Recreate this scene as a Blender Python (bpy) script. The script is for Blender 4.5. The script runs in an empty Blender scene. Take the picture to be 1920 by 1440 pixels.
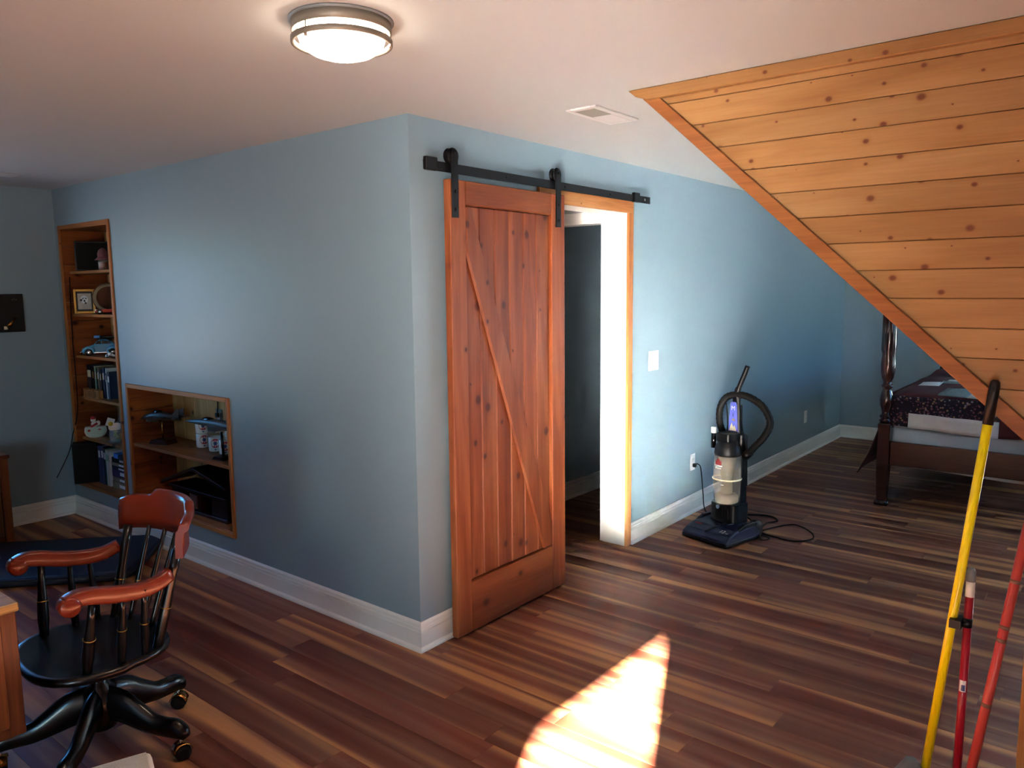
import bpy, bmesh, math, random
from mathutils import Vector, Matrix

random.seed(7)
SC = bpy.context.scene
COL = SC.collection
PI = math.pi

# ------------------------------------------------------------------ camera
cam_d = bpy.data.cameras.new('camera')
cam_d.sensor_width = 36.0
cam_d.lens = 1451.7 * 36.0 / 1920.0
cam_d.clip_start = 0.05
cam_d.clip_end = 200
cam = bpy.data.objects.new('camera', cam_d)
COL.objects.link(cam)
YAW, PITCH, ROLL = math.radians(38.93), math.radians(-7.057), math.radians(-0.601)
fw = Vector((math.cos(YAW) * math.cos(PITCH), math.sin(YAW) * math.cos(PITCH), math.sin(PITCH)))
r0 = Vector((math.sin(YAW), -math.cos(YAW), 0))
u0 = r0.cross(fw)
rt = math.cos(ROLL) * r0 + math.sin(ROLL) * u0
up = -math.sin(ROLL) * r0 + math.cos(ROLL) * u0
m = Matrix(((rt.x, up.x, -fw.x), (rt.y, up.y, -fw.y), (rt.z, up.z, -fw.z))).to_4x4()
m.translation = (-2.419, -2.519, 1.685)
cam.matrix_world = m
SC.camera = cam

# ------------------------------------------------------------------ world, sun, exposure
SC.view_settings.view_transform = 'Standard'
SC.view_settings.look = 'None'
SC.view_settings.gamma = 1.0
SC.view_settings.use_curve_mapping = False
SC.view_settings.exposure = 0.45
SC.cycles.use_denoising = True
SC.cycles.blur_glossy = 0.0
SC.cycles.sample_clamp_indirect = 0.0
SC.cycles.max_bounces = 6
SC.cycles.adaptive_threshold = 0.03
SC.cycles.adaptive_min_samples = 20
SC.cycles.diffuse_bounces = 3

SUN_DIR = Vector((0.91, 0.414, -0.25)).normalized()      # direction the sunlight travels
world = bpy.data.worlds.new('world')
SC.world = world
world.use_nodes = True
wn = world.node_tree
for n in list(wn.nodes):
    wn.nodes.remove(n)
wo = wn.nodes.new('ShaderNodeOutputWorld')
wb = wn.nodes.new('ShaderNodeBackground')
ws = wn.nodes.new('ShaderNodeTexSky')
ws.sky_type = 'NISHITA'
ws.sun_disc = False
ws.sun_elevation = math.asin(-SUN_DIR.z)
ws.sun_rotation = math.atan2(-SUN_DIR.x, -SUN_DIR.y)
ws.air_density = 1.0
ws.dust_density = 0.2
ws.ozone_density = 5.0
wb.inputs['Strength'].default_value = 1.35
wt = wn.nodes.new('ShaderNodeVectorMath')
wt.operation = 'MULTIPLY'
wt.inputs[1].default_value = (0.42, 0.88, 1.15)          # cold clear winter sky
wn.links.new(ws.outputs[0], wt.inputs[0])
wn.links.new(wt.outputs[0], wb.inputs['Color'])
wn.links.new(wb.outputs[0], wo.inputs['Surface'])

sun_d = bpy.data.lights.new('sun', 'SUN')
sun_d.energy = 450.0
sun_d.angle = 0.0095
sun_d.color = (1.0, 0.94, 0.87)
sun = bpy.data.objects.new('sun', sun_d)
COL.objects.link(sun)
sun.rotation_euler = SUN_DIR.to_track_quat('-Z', 'Y').to_euler()
sun.location = (-9, -6, 6)


def portal(name, loc, rot, sx, sy):
    d = bpy.data.lights.new(name, 'AREA')
    d.shape = 'RECTANGLE'
    d.size, d.size_y = sx, sy
    d.cycles.is_portal = True
    o = bpy.data.objects.new(name, d)
    COL.objects.link(o)
    o.location = loc
    o.rotation_euler = rot


H = 2.44
YS = -4.30                      # inner face of the south wall
DOORX = None                    # glazed door opening in the south wall (sunlight comes in here)
kx = (-0.873 - YS) * 0.91 / 0.414
DOORX = (-0.262 - kx - 0.12 * 0.91 / 0.414, 0.737 - kx)
DOORZ = (-0.873 - YS + 0.12) * 0.25 / 0.414
XW = DOORX[0] - 0.6             # inner face of the west wall
YN, XE = 3.772, 6.517
WINX, WINZ = (-1.50, -0.74), (0.92, 2.10)
SEX, SEZ = (3.5, 4.7), (0.9, 2.05)  # unseen south window beyond the stairs, added to brighten the bed corner
portal('north_window_daylight', ((WINX[0] + WINX[1]) / 2, YN + 0.10, (WINZ[0] + WINZ[1]) / 2), (-PI / 2, 0, 0), WINX[1] - WINX[0], WINZ[1] - WINZ[0])
portal('south_door_daylight', ((DOORX[0] + DOORX[1]) / 2, YS - 0.10, DOORZ / 2), (PI / 2, 0, 0), DOORX[1] - DOORX[0], DOORZ)


# ------------------------------------------------------------------ helpers
portal('added_window_daylight', (sum(SEX) / 2, YS - 0.10, sum(SEZ) / 2), (PI / 2, 0, 0), SEX[1] - SEX[0], SEZ[1] - SEZ[0])  # portal in the added south opening that brightens the bed corner


def lin(h):
    h = h.lstrip('#')
    out = []
    for i in (0, 2, 4):
        c = int(h[i:i + 2], 16) / 255.0
        out.append(c / 12.92 if c <= 0.04045 else ((c + 0.055) / 1.055) ** 2.4)
    return (out[0], out[1], out[2], 1.0)


MATS = {}


def _new(name):
    mt = bpy.data.materials.new(name)
    mt.use_nodes = True
    nt = mt.node_tree
    b = nt.nodes.get('Principled BSDF')
    MATS[name] = mt
    return mt, nt, b


def N(nt, t, **kw):
    n = nt.nodes.new(t)
    for k, v in kw.items():
        if k in n.inputs:
            n.inputs[k].default_value = v
        else:
            setattr(n, k, v)
    return n


def plain(name, col, rough=0.5, metal=0.0, spec=0.5, bump=0.0, bscale=200.0, var=0.06, coat=0.0, vscale=6.0):
    mt, nt, b = _new(name)
    L = nt.links.new
    c = lin(col) if isinstance(col, str) else tuple(col) + (1.0,)
    tc = N(nt, 'ShaderNodeTexCoord')
    no = N(nt, 'ShaderNodeTexNoise', Scale=vscale, Detail=3.0)
    L(tc.outputs['Object'], no.inputs['Vector'])
    mr = N(nt, 'ShaderNodeMapRange')
    mr.inputs['To Min'].default_value = 1 - var
    mr.inputs['To Max'].default_value = 1 + var
    L(no.outputs['Fac'], mr.inputs['Value'])
    mx = N(nt, 'ShaderNodeVectorMath', operation='SCALE')
    mx.inputs[0].default_value = c[:3]
    L(mr.outputs[0], mx.inputs['Scale'])
    L(mx.outputs[0], b.inputs['Base Color'])
    b.inputs['Roughness'].default_value = rough
    b.inputs['Metallic'].default_value = metal
    b.inputs['Specular IOR Level'].default_value = spec
    b.inputs['Coat Weight'].default_value = coat
    if bump > 0:
        nb = N(nt, 'ShaderNodeTexNoise', Scale=bscale, Detail=2.0)
        L(tc.outputs['Object'], nb.inputs['Vector'])
        bp = N(nt, 'ShaderNodeBump', Strength=bump, Distance=0.002)
        L(nb.outputs['Fac'], bp.inputs['Height'])
        L(bp.outputs[0], b.inputs['Normal'])
    return mt


def wood(name, cols, axis=0, nrm=None, rough=0.4, kscale=5.0, kr=0.16, kcol='#3a160a', grain=1.0, across=9.0, var=0.14, coat=0.0, kmin=0.5, fine=0.16):
    """grain along object axis `axis`; knots are spots in the plane perpendicular to `nrm`."""
    mt, nt, b = _new(name)
    L = nt.links.new
    tc = N(nt, 'ShaderNodeTexCoord')
    oi = N(nt, 'ShaderNodeObjectInfo')
    off = N(nt, 'ShaderNodeVectorMath', operation='SCALE')
    off.inputs[0].default_value = (13.7, 17.3, 15.1)
    L(oi.outputs['Random'], off.inputs['Scale'])
    vec = N(nt, 'ShaderNodeVectorMath', operation='ADD')
    L(tc.outputs['Object'], vec.inputs[0])
    L(off.outputs[0], vec.inputs[1])

    def scaled(al, ac, flat=None):
        s = [ac, ac, ac]
        s[axis] = al
        if flat is not None:
            s[flat] = 0.0
        q = N(nt, 'ShaderNodeVectorMath', operation='MULTIPLY')
        q.inputs[1].default_value = s
        L(vec.outputs[0], q.inputs[0])
        return q.outputs[0]
    n1 = N(nt, 'ShaderNodeTexNoise', Scale=grain, Detail=5.0, Distortion=0.9)
    L(scaled(0.9, across), n1.inputs['Vector'])
    ramp = N(nt, 'ShaderNodeValToRGB')
    ramp.color_ramp.elements[0].position = 0.30
    ramp.color_ramp.elements[0].color = lin(cols[0])
    ramp.color_ramp.elements[1].position = 0.72
    ramp.color_ramp.elements[1].color = lin(cols[-1])
    if len(cols) == 3:
        e = ramp.color_ramp.elements.new(0.50)
        e.color = lin(cols[1])
    L(n1.outputs['Fac'], ramp.inputs['Fac'])
    n2 = N(nt, 'ShaderNodeTexNoise', Scale=1.0, Detail=2.0)
    L(scaled(5.0, 130.0), n2.inputs['Vector'])
    m2 = N(nt, 'ShaderNodeMapRange')
    m2.inputs['From Min'].default_value = 0.3
    m2.inputs['From Max'].default_value = 0.7
    m2.inputs['To Min'].default_value = 1.0 - fine
    m2.inputs['To Max'].default_value = 1.0 + fine * 0.5
    L(n2.outputs['Fac'], m2.inputs['Value'])
    m3 = N(nt, 'ShaderNodeMapRange')
    m3.inputs['To Min'].default_value = 1.0 - var
    m3.inputs['To Max'].default_value = 1.0 + var
    L(oi.outputs['Random'], m3.inputs['Value'])
    mm = N(nt, 'ShaderNodeMath', operation='MULTIPLY')
    L(m2.outputs[0], mm.inputs[0])
    L(m3.outputs[0], mm.inputs[1])
    col = N(nt, 'ShaderNodeVectorMath', operation='SCALE')
    L(ramp.outputs['Color'], col.inputs[0])
    L(mm.outputs[0], col.inputs['Scale'])
    out = col.outputs[0]
    if kscale > 0:
        vo = N(nt, 'ShaderNodeTexVoronoi', Scale=1.0, Randomness=1.0)
        vo.voronoi_dimensions = '2D'
        sx = N(nt, 'ShaderNodeSeparateXYZ')
        L(scaled(kscale * 0.8, kscale), sx.inputs[0])
        cx_ = N(nt, 'ShaderNodeCombineXYZ')
        ab = [i for i in range(3) if i != nrm]
        L(sx.outputs[ab[0]], cx_.inputs[0])
        L(sx.outputs[ab[1]], cx_.inputs[1])
        L(cx_.outputs[0], vo.inputs['Vector'])
        sp = N(nt, 'ShaderNodeSeparateColor')
        L(vo.outputs['Color'], sp.inputs[0])
        rr = N(nt, 'ShaderNodeMapRange')
        rr.inputs['From Min'].default_value = kmin
        rr.inputs['From Max'].default_value = 1.0
        rr.inputs['To Min'].default_value = 0.0
        rr.inputs['To Max'].default_value = kr
        L(sp.outputs[0], rr.inputs['Value'])
        for fac, strength, kc in ((1.9, 0.35, cols[0]), (1.0, 0.9, kcol)):
            hi = N(nt, 'ShaderNodeMath', operation='MULTIPLY_ADD')
            hi.inputs[1].default_value = fac
            hi.inputs[2].default_value = 0.0005
            L(rr.outputs[0], hi.inputs[0])
            lo = N(nt, 'ShaderNodeMath', operation='MULTIPLY')
            lo.inputs[1].default_value = 0.45
            L(hi.outputs[0], lo.inputs[0])
            mk = N(nt, 'ShaderNodeMapRange')
            L(vo.outputs['Distance'], mk.inputs['Value'])
            L(lo.outputs[0], mk.inputs['From Min'])
            L(hi.outputs[0], mk.inputs['From Max'])
            mk.inputs['To Min'].default_value = strength
            mk.inputs['To Max'].default_value = 0.0
            mx = N(nt, 'ShaderNodeMix', data_type='RGBA')
            L(mk.outputs[0], mx.inputs['Factor'])
            L(out, mx.inputs['A'])
            mx.inputs['B'].default_value = lin(kc)
            out = mx.outputs['Result']
    L(out, b.inputs['Base Color'])
    b.inputs['Roughness'].default_value = rough
    b.inputs['Specular IOR Level'].default_value = 0.25
    b.inputs['Coat Weight'].default_value = coat
    b.inputs['Coat Roughness'].default_value = 0.15
    return mt


class MB:
    def __init__(self):
        self.v, self.f, self.sm = [], [], []

    def add(self, vs, fs, smooth=False):
        o = len(self.v)
        self.v += [tuple(p) for p in vs]
        self.f += [tuple(i + o for i in f) for f in fs]
        self.sm += [smooth] * len(fs)
        return self

    def box(self, x0, x1, y0, y1, z0, z1):
        vs = [(x, y, z) for x in (x0, x1) for y in (y0, y1) for z in (z0, z1)]
        fs = [(0, 1, 3, 2), (4, 6, 7, 5), (0, 4, 5, 1), (2, 3, 7, 6), (0, 2, 6, 4), (1, 5, 7, 3)]
        return self.add(vs, fs)

    def prism(self, poly, axis, a, b, smooth=False):
        """poly in the two other axes (in cyclic xyz order without `axis`), extruded a..b along axis"""
        oth = [i for i in range(3) if i != axis]
        n = len(poly)
        vs = []
        for t in (a, b):
            for p in poly:
                q = [0, 0, 0]
                q[axis] = t
                q[oth[0]], q[oth[1]] = p
                vs.append(tuple(q))
        fs = [tuple(range(n)), tuple(range(2 * n - 1, n - 1, -1))]
        self.add(vs, fs, False)
        self.add(vs, [(i, (i + 1) % n, n + (i + 1) % n, n + i) for i in range(n)], smooth)
        return self

    def rings(self, rings, closed=True, caps=True, smooth=True):
        n = len(rings[0])
        vs = [p for r in rings for p in r]
        fs = []
        for k in range(len(rings) - 1):
            for i in range(n if closed else n - 1):
                j = (i + 1) % n
                fs.append((k * n + i, k * n + j, (k + 1) * n + j, (k + 1) * n + i))
        self.add(vs, fs, smooth)
        if caps:
            self.add([p for p in rings[0]], [tuple(range(n - 1, -1, -1))], False)
            self.add([p for p in rings[-1]], [tuple(range(n))], False)
        return self

    def lathe(self, prof, c=(0, 0, 0), n=20, axis=2, caps=True, smooth=True):
        rs = []
        for r, h in prof:
            ring = []
            for i in range(n):
                a = 2 * PI * i / n
                p = [0, 0, 0]
                o = [(axis + 1) % 3, (axis + 2) % 3]
                p[axis] = h
                p[o[0]] = r * math.cos(a)
                p[o[1]] = r * math.sin(a)
                ring.append((p[0] + c[0], p[1] + c[1], p[2] + c[2]))
            rs.append(ring)
        return self.rings(rs, True, caps, smooth)

    def tube(self, pts, r, n=8, caps=True, flat=1.0, upv=None):
        """r: radius or list; flat: scale of second axis (elliptic)"""
        P = [Vector(p) for p in pts]
        R = r if isinstance(r, (list, tuple)) else [r] * len(P)
        rs = []
        t0 = (P[1] - P[0]).normalized()
        ref = Vector(upv) if upv else (Vector((0, 0, 1)) if abs(t0.z) < 0.9 else Vector((1, 0, 0)))
        nrm = (ref - t0 * ref.dot(t0)).normalized()
        for i, p in enumerate(P):
            if i == 0:
                t = P[1] - P[0]
            elif i == len(P) - 1:
                t = P[-1] - P[-2]
            else:
                t = P[i + 1] - P[i - 1]
            t.normalize()
            nrm = (nrm - t * nrm.dot(t)).normalized()
            bn = t.cross(nrm)
            rr = R[i]
            ra, rb = rr if isinstance(rr, (list, tuple)) else (rr, rr * flat)
            rs.append([tuple(p + nrm * (ra * math.cos(2 * PI * k / n)) + bn * (rb * math.sin(2 * PI * k / n))) for k in range(n)])
        return self.rings(rs, True, caps, True)

    def sphere(self, c, r, n=14, mrows=8, s=(1, 1, 1)):
        rs = []
        for j in range(mrows + 1):
            a = -PI / 2 + PI * j / mrows
            rr = max(math.cos(a), 0.02) * r
            rs.append([(c[0] + s[0] * rr * math.cos(2 * PI * i / n), c[1] + s[1] * rr * math.sin(2 * PI * i / n), c[2] + s[2] * r * math.sin(a)) for i in range(n)])
        return self.rings(rs, True, True, True)

    def rot(self, mat):
        self.v = [tuple(mat @ Vector(p)) for p in self.v]
        return self

    def build(self, name, mat, parent=None, W=False, bevel=0.0, seg=1, loc=None, smooth=None):
        me = bpy.data.meshes.new(name)
        vs = self.v
        if W and parent is not None:
            o = parent.location
            vs = [(p[0] - o.x, p[1] - o.y, p[2] - o.z) for p in vs]
        me.from_pydata(vs, [], self.f)
        me.polygons.foreach_set('use_smooth', self.sm if smooth is None else [smooth] * len(self.f))
        bm = bmesh.new()
        bm.from_mesh(me)
        bmesh.ops.remove_doubles(bm, verts=bm.verts, dist=1e-6)
        bmesh.ops.recalc_face_normals(bm, faces=bm.faces)
        if bevel > 0:
            ed = [e for e in bm.edges if len(e.link_faces) == 2 and e.calc_face_angle(0) > 0.6]
            bmesh.ops.bevel(bm, geom=ed, offset=bevel, offset_type='OFFSET', segments=seg, profile=0.5, affect='EDGES', clamp_overlap=True)
        bm.to_mesh(me)
        bm.free()
        me.materials.append(MATS[mat])
        ob = bpy.data.objects.new(name, me)
        COL.objects.link(ob)
        if parent is not None:
            ob.parent = parent
        if loc is not None:
            ob.location = loc
        return ob


def thing(name, label, cat, loc=(0, 0, 0), rz=0.0, group=None):
    o = bpy.data.objects.new(name, None)
    o.empty_display_size = 0.05
    COL.objects.link(o)
    o.location = loc
    o.rotation_euler = (0, 0, rz)
    tag(o, label, cat, group)
    return o


def tag(o, label, cat, group=None):
    o['label'] = label
    o['category'] = cat
    if group:
        o['group'] = group
    return o


def struct(o, label=None):
    o['kind'] = 'structure'
    if label:
        o['label'] = label
    return o


def arc(cx, cy, r, a0, a1, n):
    return [(cx + r * math.cos(a0 + (a1 - a0) * i / n), cy + r * math.sin(a0 + (a1 - a0) * i / n)) for i in range(n + 1)]


def rrect(x0, x1, y0, y1, r, n=4):
    return (arc(x1 - r, y1 - r, r, 0, PI / 2, n) + arc(x0 + r, y1 - r, r, PI / 2, PI, n)
            + arc(x0 + r, y0 + r, r, PI, 1.5 * PI, n) + arc(x1 - r, y0 + r, r, 1.5 * PI, 2 * PI, n))


def bez(pts, n=16):
    """Catmull-Rom through points"""
    P = [Vector(p) for p in pts]
    P = [P[0] * 2 - P[1]] + P + [P[-1] * 2 - P[-2]]
    out = []
    for i in range(1, len(P) - 2):
        for k in range(n):
            t = k / n
            a, b, c, d = P[i - 1], P[i], P[i + 1], P[i + 2]
            out.append(0.5 * ((2 * b) + (c - a) * t + (2 * a - 5 * b + 4 * c - d) * t * t + (3 * b - a - 3 * c + d) * t ** 3))
    out.append(P[-2])
    return out


# ------------------------------------------------------------------ materials
plain('blue_paint', '#8098a4', rough=0.42, var=0.02)
plain('ceiling_paint', '#b0b8b9', rough=0.8, var=0.01)
plain('trim_white', '#ebebe5', rough=0.35, var=0.02)
plain('vent_white', '#c2c5c4', rough=0.5, var=0.01)
plain('slab', '#3c2a20', rough=0.8)
plain('bounce_ground', '#6f7074', rough=0.9, var=0.2)  # neutral grey so the added ground plane bounces untinted light
plain('black_iron', '#16171a', rough=0.45, metal=0.6)
plain('black_plastic', '#0d0d0f', rough=0.45, spec=0.35)
plain('black_gloss', '#09090b', rough=0.28, coat=0.2)
plain('dark_rubber', '#100f0f', rough=0.7, spec=0.25)
plain('white_plastic', '#e9e7e0', rough=0.35, var=0.01)
plain('grey_plastic', '#6c7174', rough=0.45)
plain('chrome', '#c9c9c9', rough=0.18, metal=1.0)
plain('brass', '#c08a4a', rough=0.25, metal=1.0)
plain('gold_band', '#d8b060', rough=0.3, metal=1.0)
plain('brushed_nickel', '#7c7468', rough=0.5, metal=0.4)
plain('cherry', '#7a2812', rough=0.3, coat=0.3, var=0.18, vscale=10)
plain('navy_pad', '#1d2433', rough=0.6)
plain('yellow_paint', '#f8de0c', rough=0.3)
plain('red_paint', '#a4152c', rough=0.3)
plain('coral_paint', '#c8473f', rough=0.35, var=0.12, vscale=30)
plain('worn_wood', '#7d5646', rough=0.6)
plain('mahogany', '#34140e', rough=0.25, coat=0.5, var=0.2, vscale=12)
plain('navy_plastic', '#262b47', rough=0.35)
plain('purple_label', '#5560c4', rough=0.4)
plain('vent_grey', '#8b8d82', rough=0.6)
plain('dark_gap', '#0b0a0a', rough=0.9)
plain('book_navy', '#1c2438', rough=0.5)
plain('book_blue', '#24385c', rough=0.5)
plain('book_black', '#0c0d10', rough=0.5)
plain('book_cream', '#cfc9a9', rough=0.6)
plain('book_white', '#dfe6ea', rough=0.5)
plain('book_green', '#6fa58a', rough=0.5)
plain('book_tan', '#8c7f66', rough=0.6)
plain('book_purple', '#3b3560', rough=0.5)
plain('bright_blue', '#2f79c8', rough=0.4)
plain('mint', '#b9ddd0', rough=0.25)
plain('ceramic_white', '#e8e6e1', rough=0.15, coat=0.4)
plain('emblem_red', '#b3263a', rough=0.3)
plain('emblem_blue', '#2b3b78', rough=0.3)
plain('toy_blue', '#3f97c4', rough=0.15, coat=0.8)
plain('toy_red', '#b5321c', rough=0.2, coat=0.6)
plain('window_dark', '#0e1418', rough=0.1)
plain('flower_yellow', '#e2c02a', rough=0.6)
plain('santa_red', '#b3202c', rough=0.4)
plain('pewter', '#4f453d', rough=0.42, metal=0.5)
plain('silver_jet', '#5f666a', rough=0.42, metal=0.35)
plain('cardboard', '#4a2a1c', rough=0.8)
plain('photo_grey', '#b9b6ae', rough=0.5, var=0.3, vscale=30)
plain('photo_dark', '#2a2725', rough=0.5)
plain('mat_board', '#15110f', rough=0.7)
plain('box_spring', '#a9bccd', rough=0.8)
plain('quilt_maroon', '#4a2026', rough=0.9, bump=0.3, bscale=60)
plain('quilt_white', '#cfd2d4', rough=0.9, bump=0.4, bscale=40, var=0.12, vscale=25)
plain('quilt_grey', '#6e7b7d', rough=0.9, bump=0.3, bscale=60, var=0.5, vscale=60)
plain('dust', '#b7a58e', rough=0.9, var=0.2, vscale=30)
plain('cloth_print', '#6a4048', rough=0.9, var=0.6, vscale=80)
plain('bristles', '#2e3238', rough=0.8, bump=0.6, bscale=300)
plain('dark_red_print', '#8e1f22', rough=0.4)

wood('door_wood', ['#632b12', '#7a3b1b', '#925530'], axis=2, nrm=1, rough=0.45, kscale=6.5, kr=0.17, kcol='#3f150a', across=10)
wood('door_rail_wood', ['#652a10', '#773a1a', '#894c27'], axis=0, nrm=1, rough=0.45, kscale=4.0, kr=0.14, kcol='#3f150a', across=10)
wood('casing_wood', ['#9a5a2c', '#b8783f', '#cd9558'], axis=2, nrm=1, rough=0.4, kscale=7.0, kr=0.16, kcol='#5e2a14', across=12)
wood('casing_head_wood', ['#9a5a2c', '#b8783f', '#cd9558'], axis=0, nrm=1, rough=0.4, kscale=7.0, kr=0.16, kcol='#5e2a14', across=12)
wood('pine_plank', ['#8a6036', '#986e42', '#a37c50'], axis=1, nrm=0, rough=0.42, kscale=9.5, kr=0.14, kcol='#5a2713', across=8, var=0.08, fine=0.09, kmin=0.1)
wood('pine_trim', ['#784420', '#8c552c', '#996437'], axis=1, nrm=0, rough=0.38, kscale=3.0, kr=0.08, across=8, var=0.04)
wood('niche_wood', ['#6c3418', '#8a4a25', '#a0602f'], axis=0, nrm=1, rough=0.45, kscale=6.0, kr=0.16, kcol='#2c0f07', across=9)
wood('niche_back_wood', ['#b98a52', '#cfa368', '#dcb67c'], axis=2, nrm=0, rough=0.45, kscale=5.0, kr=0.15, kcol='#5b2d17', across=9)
wood('niche_shelf_wood', ['#8a5128', '#a66a39', '#b98049'], axis=1, nrm=2, rough=0.45, kscale=4.0, kr=0.12, across=9)
wood('niche_frame_wood', ['#8a4c22', '#a66330', '#b97a44'], axis=2, nrm=0, rough=0.42, kscale=5.0, kr=0.12, across=12)
wood('oak', ['#4d2310', '#653419', '#774220'], axis=2, nrm=1, rough=0.35, kscale=0, across=16, fine=0.3, coat=0.2)
wood('oak_top', ['#7a4a24', '#b08a54', '#c9a670'], axis=0, nrm=2, rough=0.35, kscale=0, across=40, fine=0.35)
wood('dark_stained', ['#1d0c07', '#2a120b', '#381a10'], axis=1, nrm=0, rough=0.35, kscale=0, across=10)
wood('carved_brown', ['#2c140c', '#4c2819', '#6b4128'], axis=2, nrm=1, rough=0.5, kscale=0, across=12)
wood('block_wood', ['#8d5a30', '#a87444', '#bb8a58'], axis=2, nrm=0, rough=0.5, kscale=0, across=14)


def floor_material():
    mt, nt, b = _new('floor_vinyl')
    L = nt.links.new
    tc = N(nt, 'ShaderNodeTexCoord')
    oi = N(nt, 'ShaderNodeObjectInfo')
    off = N(nt, 'ShaderNodeVectorMath', operation='SCALE')
    off.inputs[0].default_value = (31.7, 47.3, 0.0)
    L(oi.outputs['Random'], off.inputs['Scale'])
    vec = N(nt, 'ShaderNodeVectorMath', operation='ADD')
    L(tc.outputs['Object'], vec.inputs[0])
    L(off.outputs[0], vec.inputs[1])

    def nz(sx, sy, detail=3.0, dist=0.4):
        q = N(nt, 'ShaderNodeVectorMath', operation='MULTIPLY')
        q.inputs[1].default_value = (sx, sy, 1.0)
        L(vec.outputs[0], q.inputs[0])
        n = N(nt, 'ShaderNodeTexNoise', Scale=1.0, Detail=detail, Distortion=dist)
        L(q.outputs[0], n.inputs['Vector'])
        return n.outputs['Fac']
    wide = nz(11.0, 0.38, 1.2, 0.15)
    ramp = N(nt, 'ShaderNodeValToRGB')
    cr = ramp.color_ramp
    cr.elements[0].position = 0.33
    cr.elements[0].color = lin('#66301f')
    cr.elements[1].position = 0.65
    cr.elements[1].color = lin('#c68d5a')
    for p, c in ((0.41, '#743a28'), (0.50, '#804c38'), (0.56, '#96644a'), (0.59, '#ad764b')):
        e = cr.elements.new(p)
        e.color = lin(c)
    L(wide, ramp.inputs['Fac'])
    fine = nz(110.0, 3.0, 2.0, 0.3)
    m2 = N(nt, 'ShaderNodeMapRange')
    m2.inputs['From Min'].default_value = 0.3
    m2.inputs['From Max'].default_value = 0.7
    m2.inputs['To Min'].default_value = 0.9
    m2.inputs['To Max'].default_value = 1.06
    L(fine, m2.inputs['Value'])
    m3 = N(nt, 'ShaderNodeMapRange')
    m3.inputs['To Min'].default_value = 0.78
    m3.inputs['To Max'].default_value = 1.2
    L(oi.outputs['Random'], m3.inputs['Value'])
    mm = N(nt, 'ShaderNodeMath', operation='MULTIPLY')
    L(m2.outputs[0], mm.inputs[0])
    L(m3.outputs[0], mm.inputs[1])
    col = N(nt, 'ShaderNodeVectorMath', operation='SCALE')
    L(ramp.outputs['Color'], col.inputs[0])
    L(mm.outputs[0], col.inputs['Scale'])
    # greyish worn planks
    gm = nz(5.0, 0.8, 2.0, 0.2)
    gr = N(nt, 'ShaderNodeMapRange')
    gr.inputs['From Min'].default_value = 0.50
    gr.inputs['From Max'].default_value = 0.68
    gr.inputs['To Max'].default_value = 0.35
    L(gm, gr.inputs['Value'])
    mx = N(nt, 'ShaderNodeMix', data_type='RGBA')
    L(gr.outputs[0], mx.inputs['Factor'])
    L(col.outputs[0], mx.inputs['A'])
    mx.inputs['B'].default_value = lin('#83654f')
    # dark mineral streaks
    st = nz(34.0, 3.2, 4.0, 1.2)
    sr = N(nt, 'ShaderNodeMapRange')
    sr.inputs['From Min'].default_value = 0.69
    sr.inputs['From Max'].default_value = 0.76
    sr.inputs['To Max'].default_value = 0.75
    L(st, sr.inputs['Value'])
    mx2 = N(nt, 'ShaderNodeMix', data_type='RGBA')
    L(sr.outputs[0], mx2.inputs['Factor'])
    L(mx.outputs['Result'], mx2.inputs['A'])
    mx2.inputs['B'].default_value = lin('#28120c')
    L(mx2.outputs['Result'], b.inputs['Base Color'])
    b.inputs['Roughness'].default_value = 0.47
    b.inputs['Specular IOR Level'].default_value = 0.35


floor_material()


def floral_material():
    mt, nt, b = _new('quilt_floral')
    L = nt.links.new
    tc = N(nt, 'ShaderNodeTexCoord')
    vo = N(nt, 'ShaderNodeTexVoronoi', Scale=52.0)
    L(tc.outputs['Object'], vo.inputs['Vector'])
    mk = N(nt, 'ShaderNodeMapRange')
    mk.inputs['From Min'].default_value = 0.28
    mk.inputs['From Max'].default_value = 0.48
    mk.inputs['To Min'].default_value = 1.0
    mk.inputs['To Max'].default_value = 0.0
    L(vo.outputs['Distance'], mk.inputs['Value'])
    sp = N(nt, 'ShaderNodeSeparateColor')
    L(vo.outputs['Color'], sp.inputs[0])
    ramp = N(nt, 'ShaderNodeValToRGB')
    cr = ramp.color_ramp
    cr.interpolation = 'CONSTANT'
    cr.elements[0].color = lin('#1c1626')
    cr.elements[1].position = 0.2
    cr.elements[1].color = lin('#857a84')
    e = cr.elements.new(0.6)
    e.color = lin('#6c4450')
    e = cr.elements.new(0.93)
    e.color = lin('#8f7458')
    L(sp.outputs[0], ramp.inputs['Fac'])
    mx = N(nt, 'ShaderNodeMix', data_type='RGBA')
    L(mk.outputs[0], mx.inputs['Factor'])
    mx.inputs['A'].default_value = lin('#1c1626')
    L(ramp.outputs['Color'], mx.inputs['B'])
    L(mx.outputs['Result'], b.inputs['Base Color'])
    b.inputs['Roughness'].default_value = 0.95


floral_material()


def glass(name, col, rough=0.08, alpha=0.35):
    mt, nt, b = _new(name)
    L = nt.links.new
    no = N(nt, 'ShaderNodeTexNoise', Scale=20.0)
    mr = N(nt, 'ShaderNodeMapRange')
    mr.inputs['To Min'].default_value = alpha - 0.05
    mr.inputs['To Max'].default_value = alpha + 0.05
    L(no.outputs['Fac'], mr.inputs['Value'])
    L(mr.outputs[0], b.inputs['Alpha'])
    b.inputs['Base Color'].default_value = lin(col)
    b.inputs['Roughness'].default_value = rough


glass('clear_bin', '#b9aea0', 0.12, 0.42)
glass('clear_glass', '#c3cbc4', 0.05, 0.28)
glass('window_pane', '#dfe8ea', 0.03, 0.06)


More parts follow.
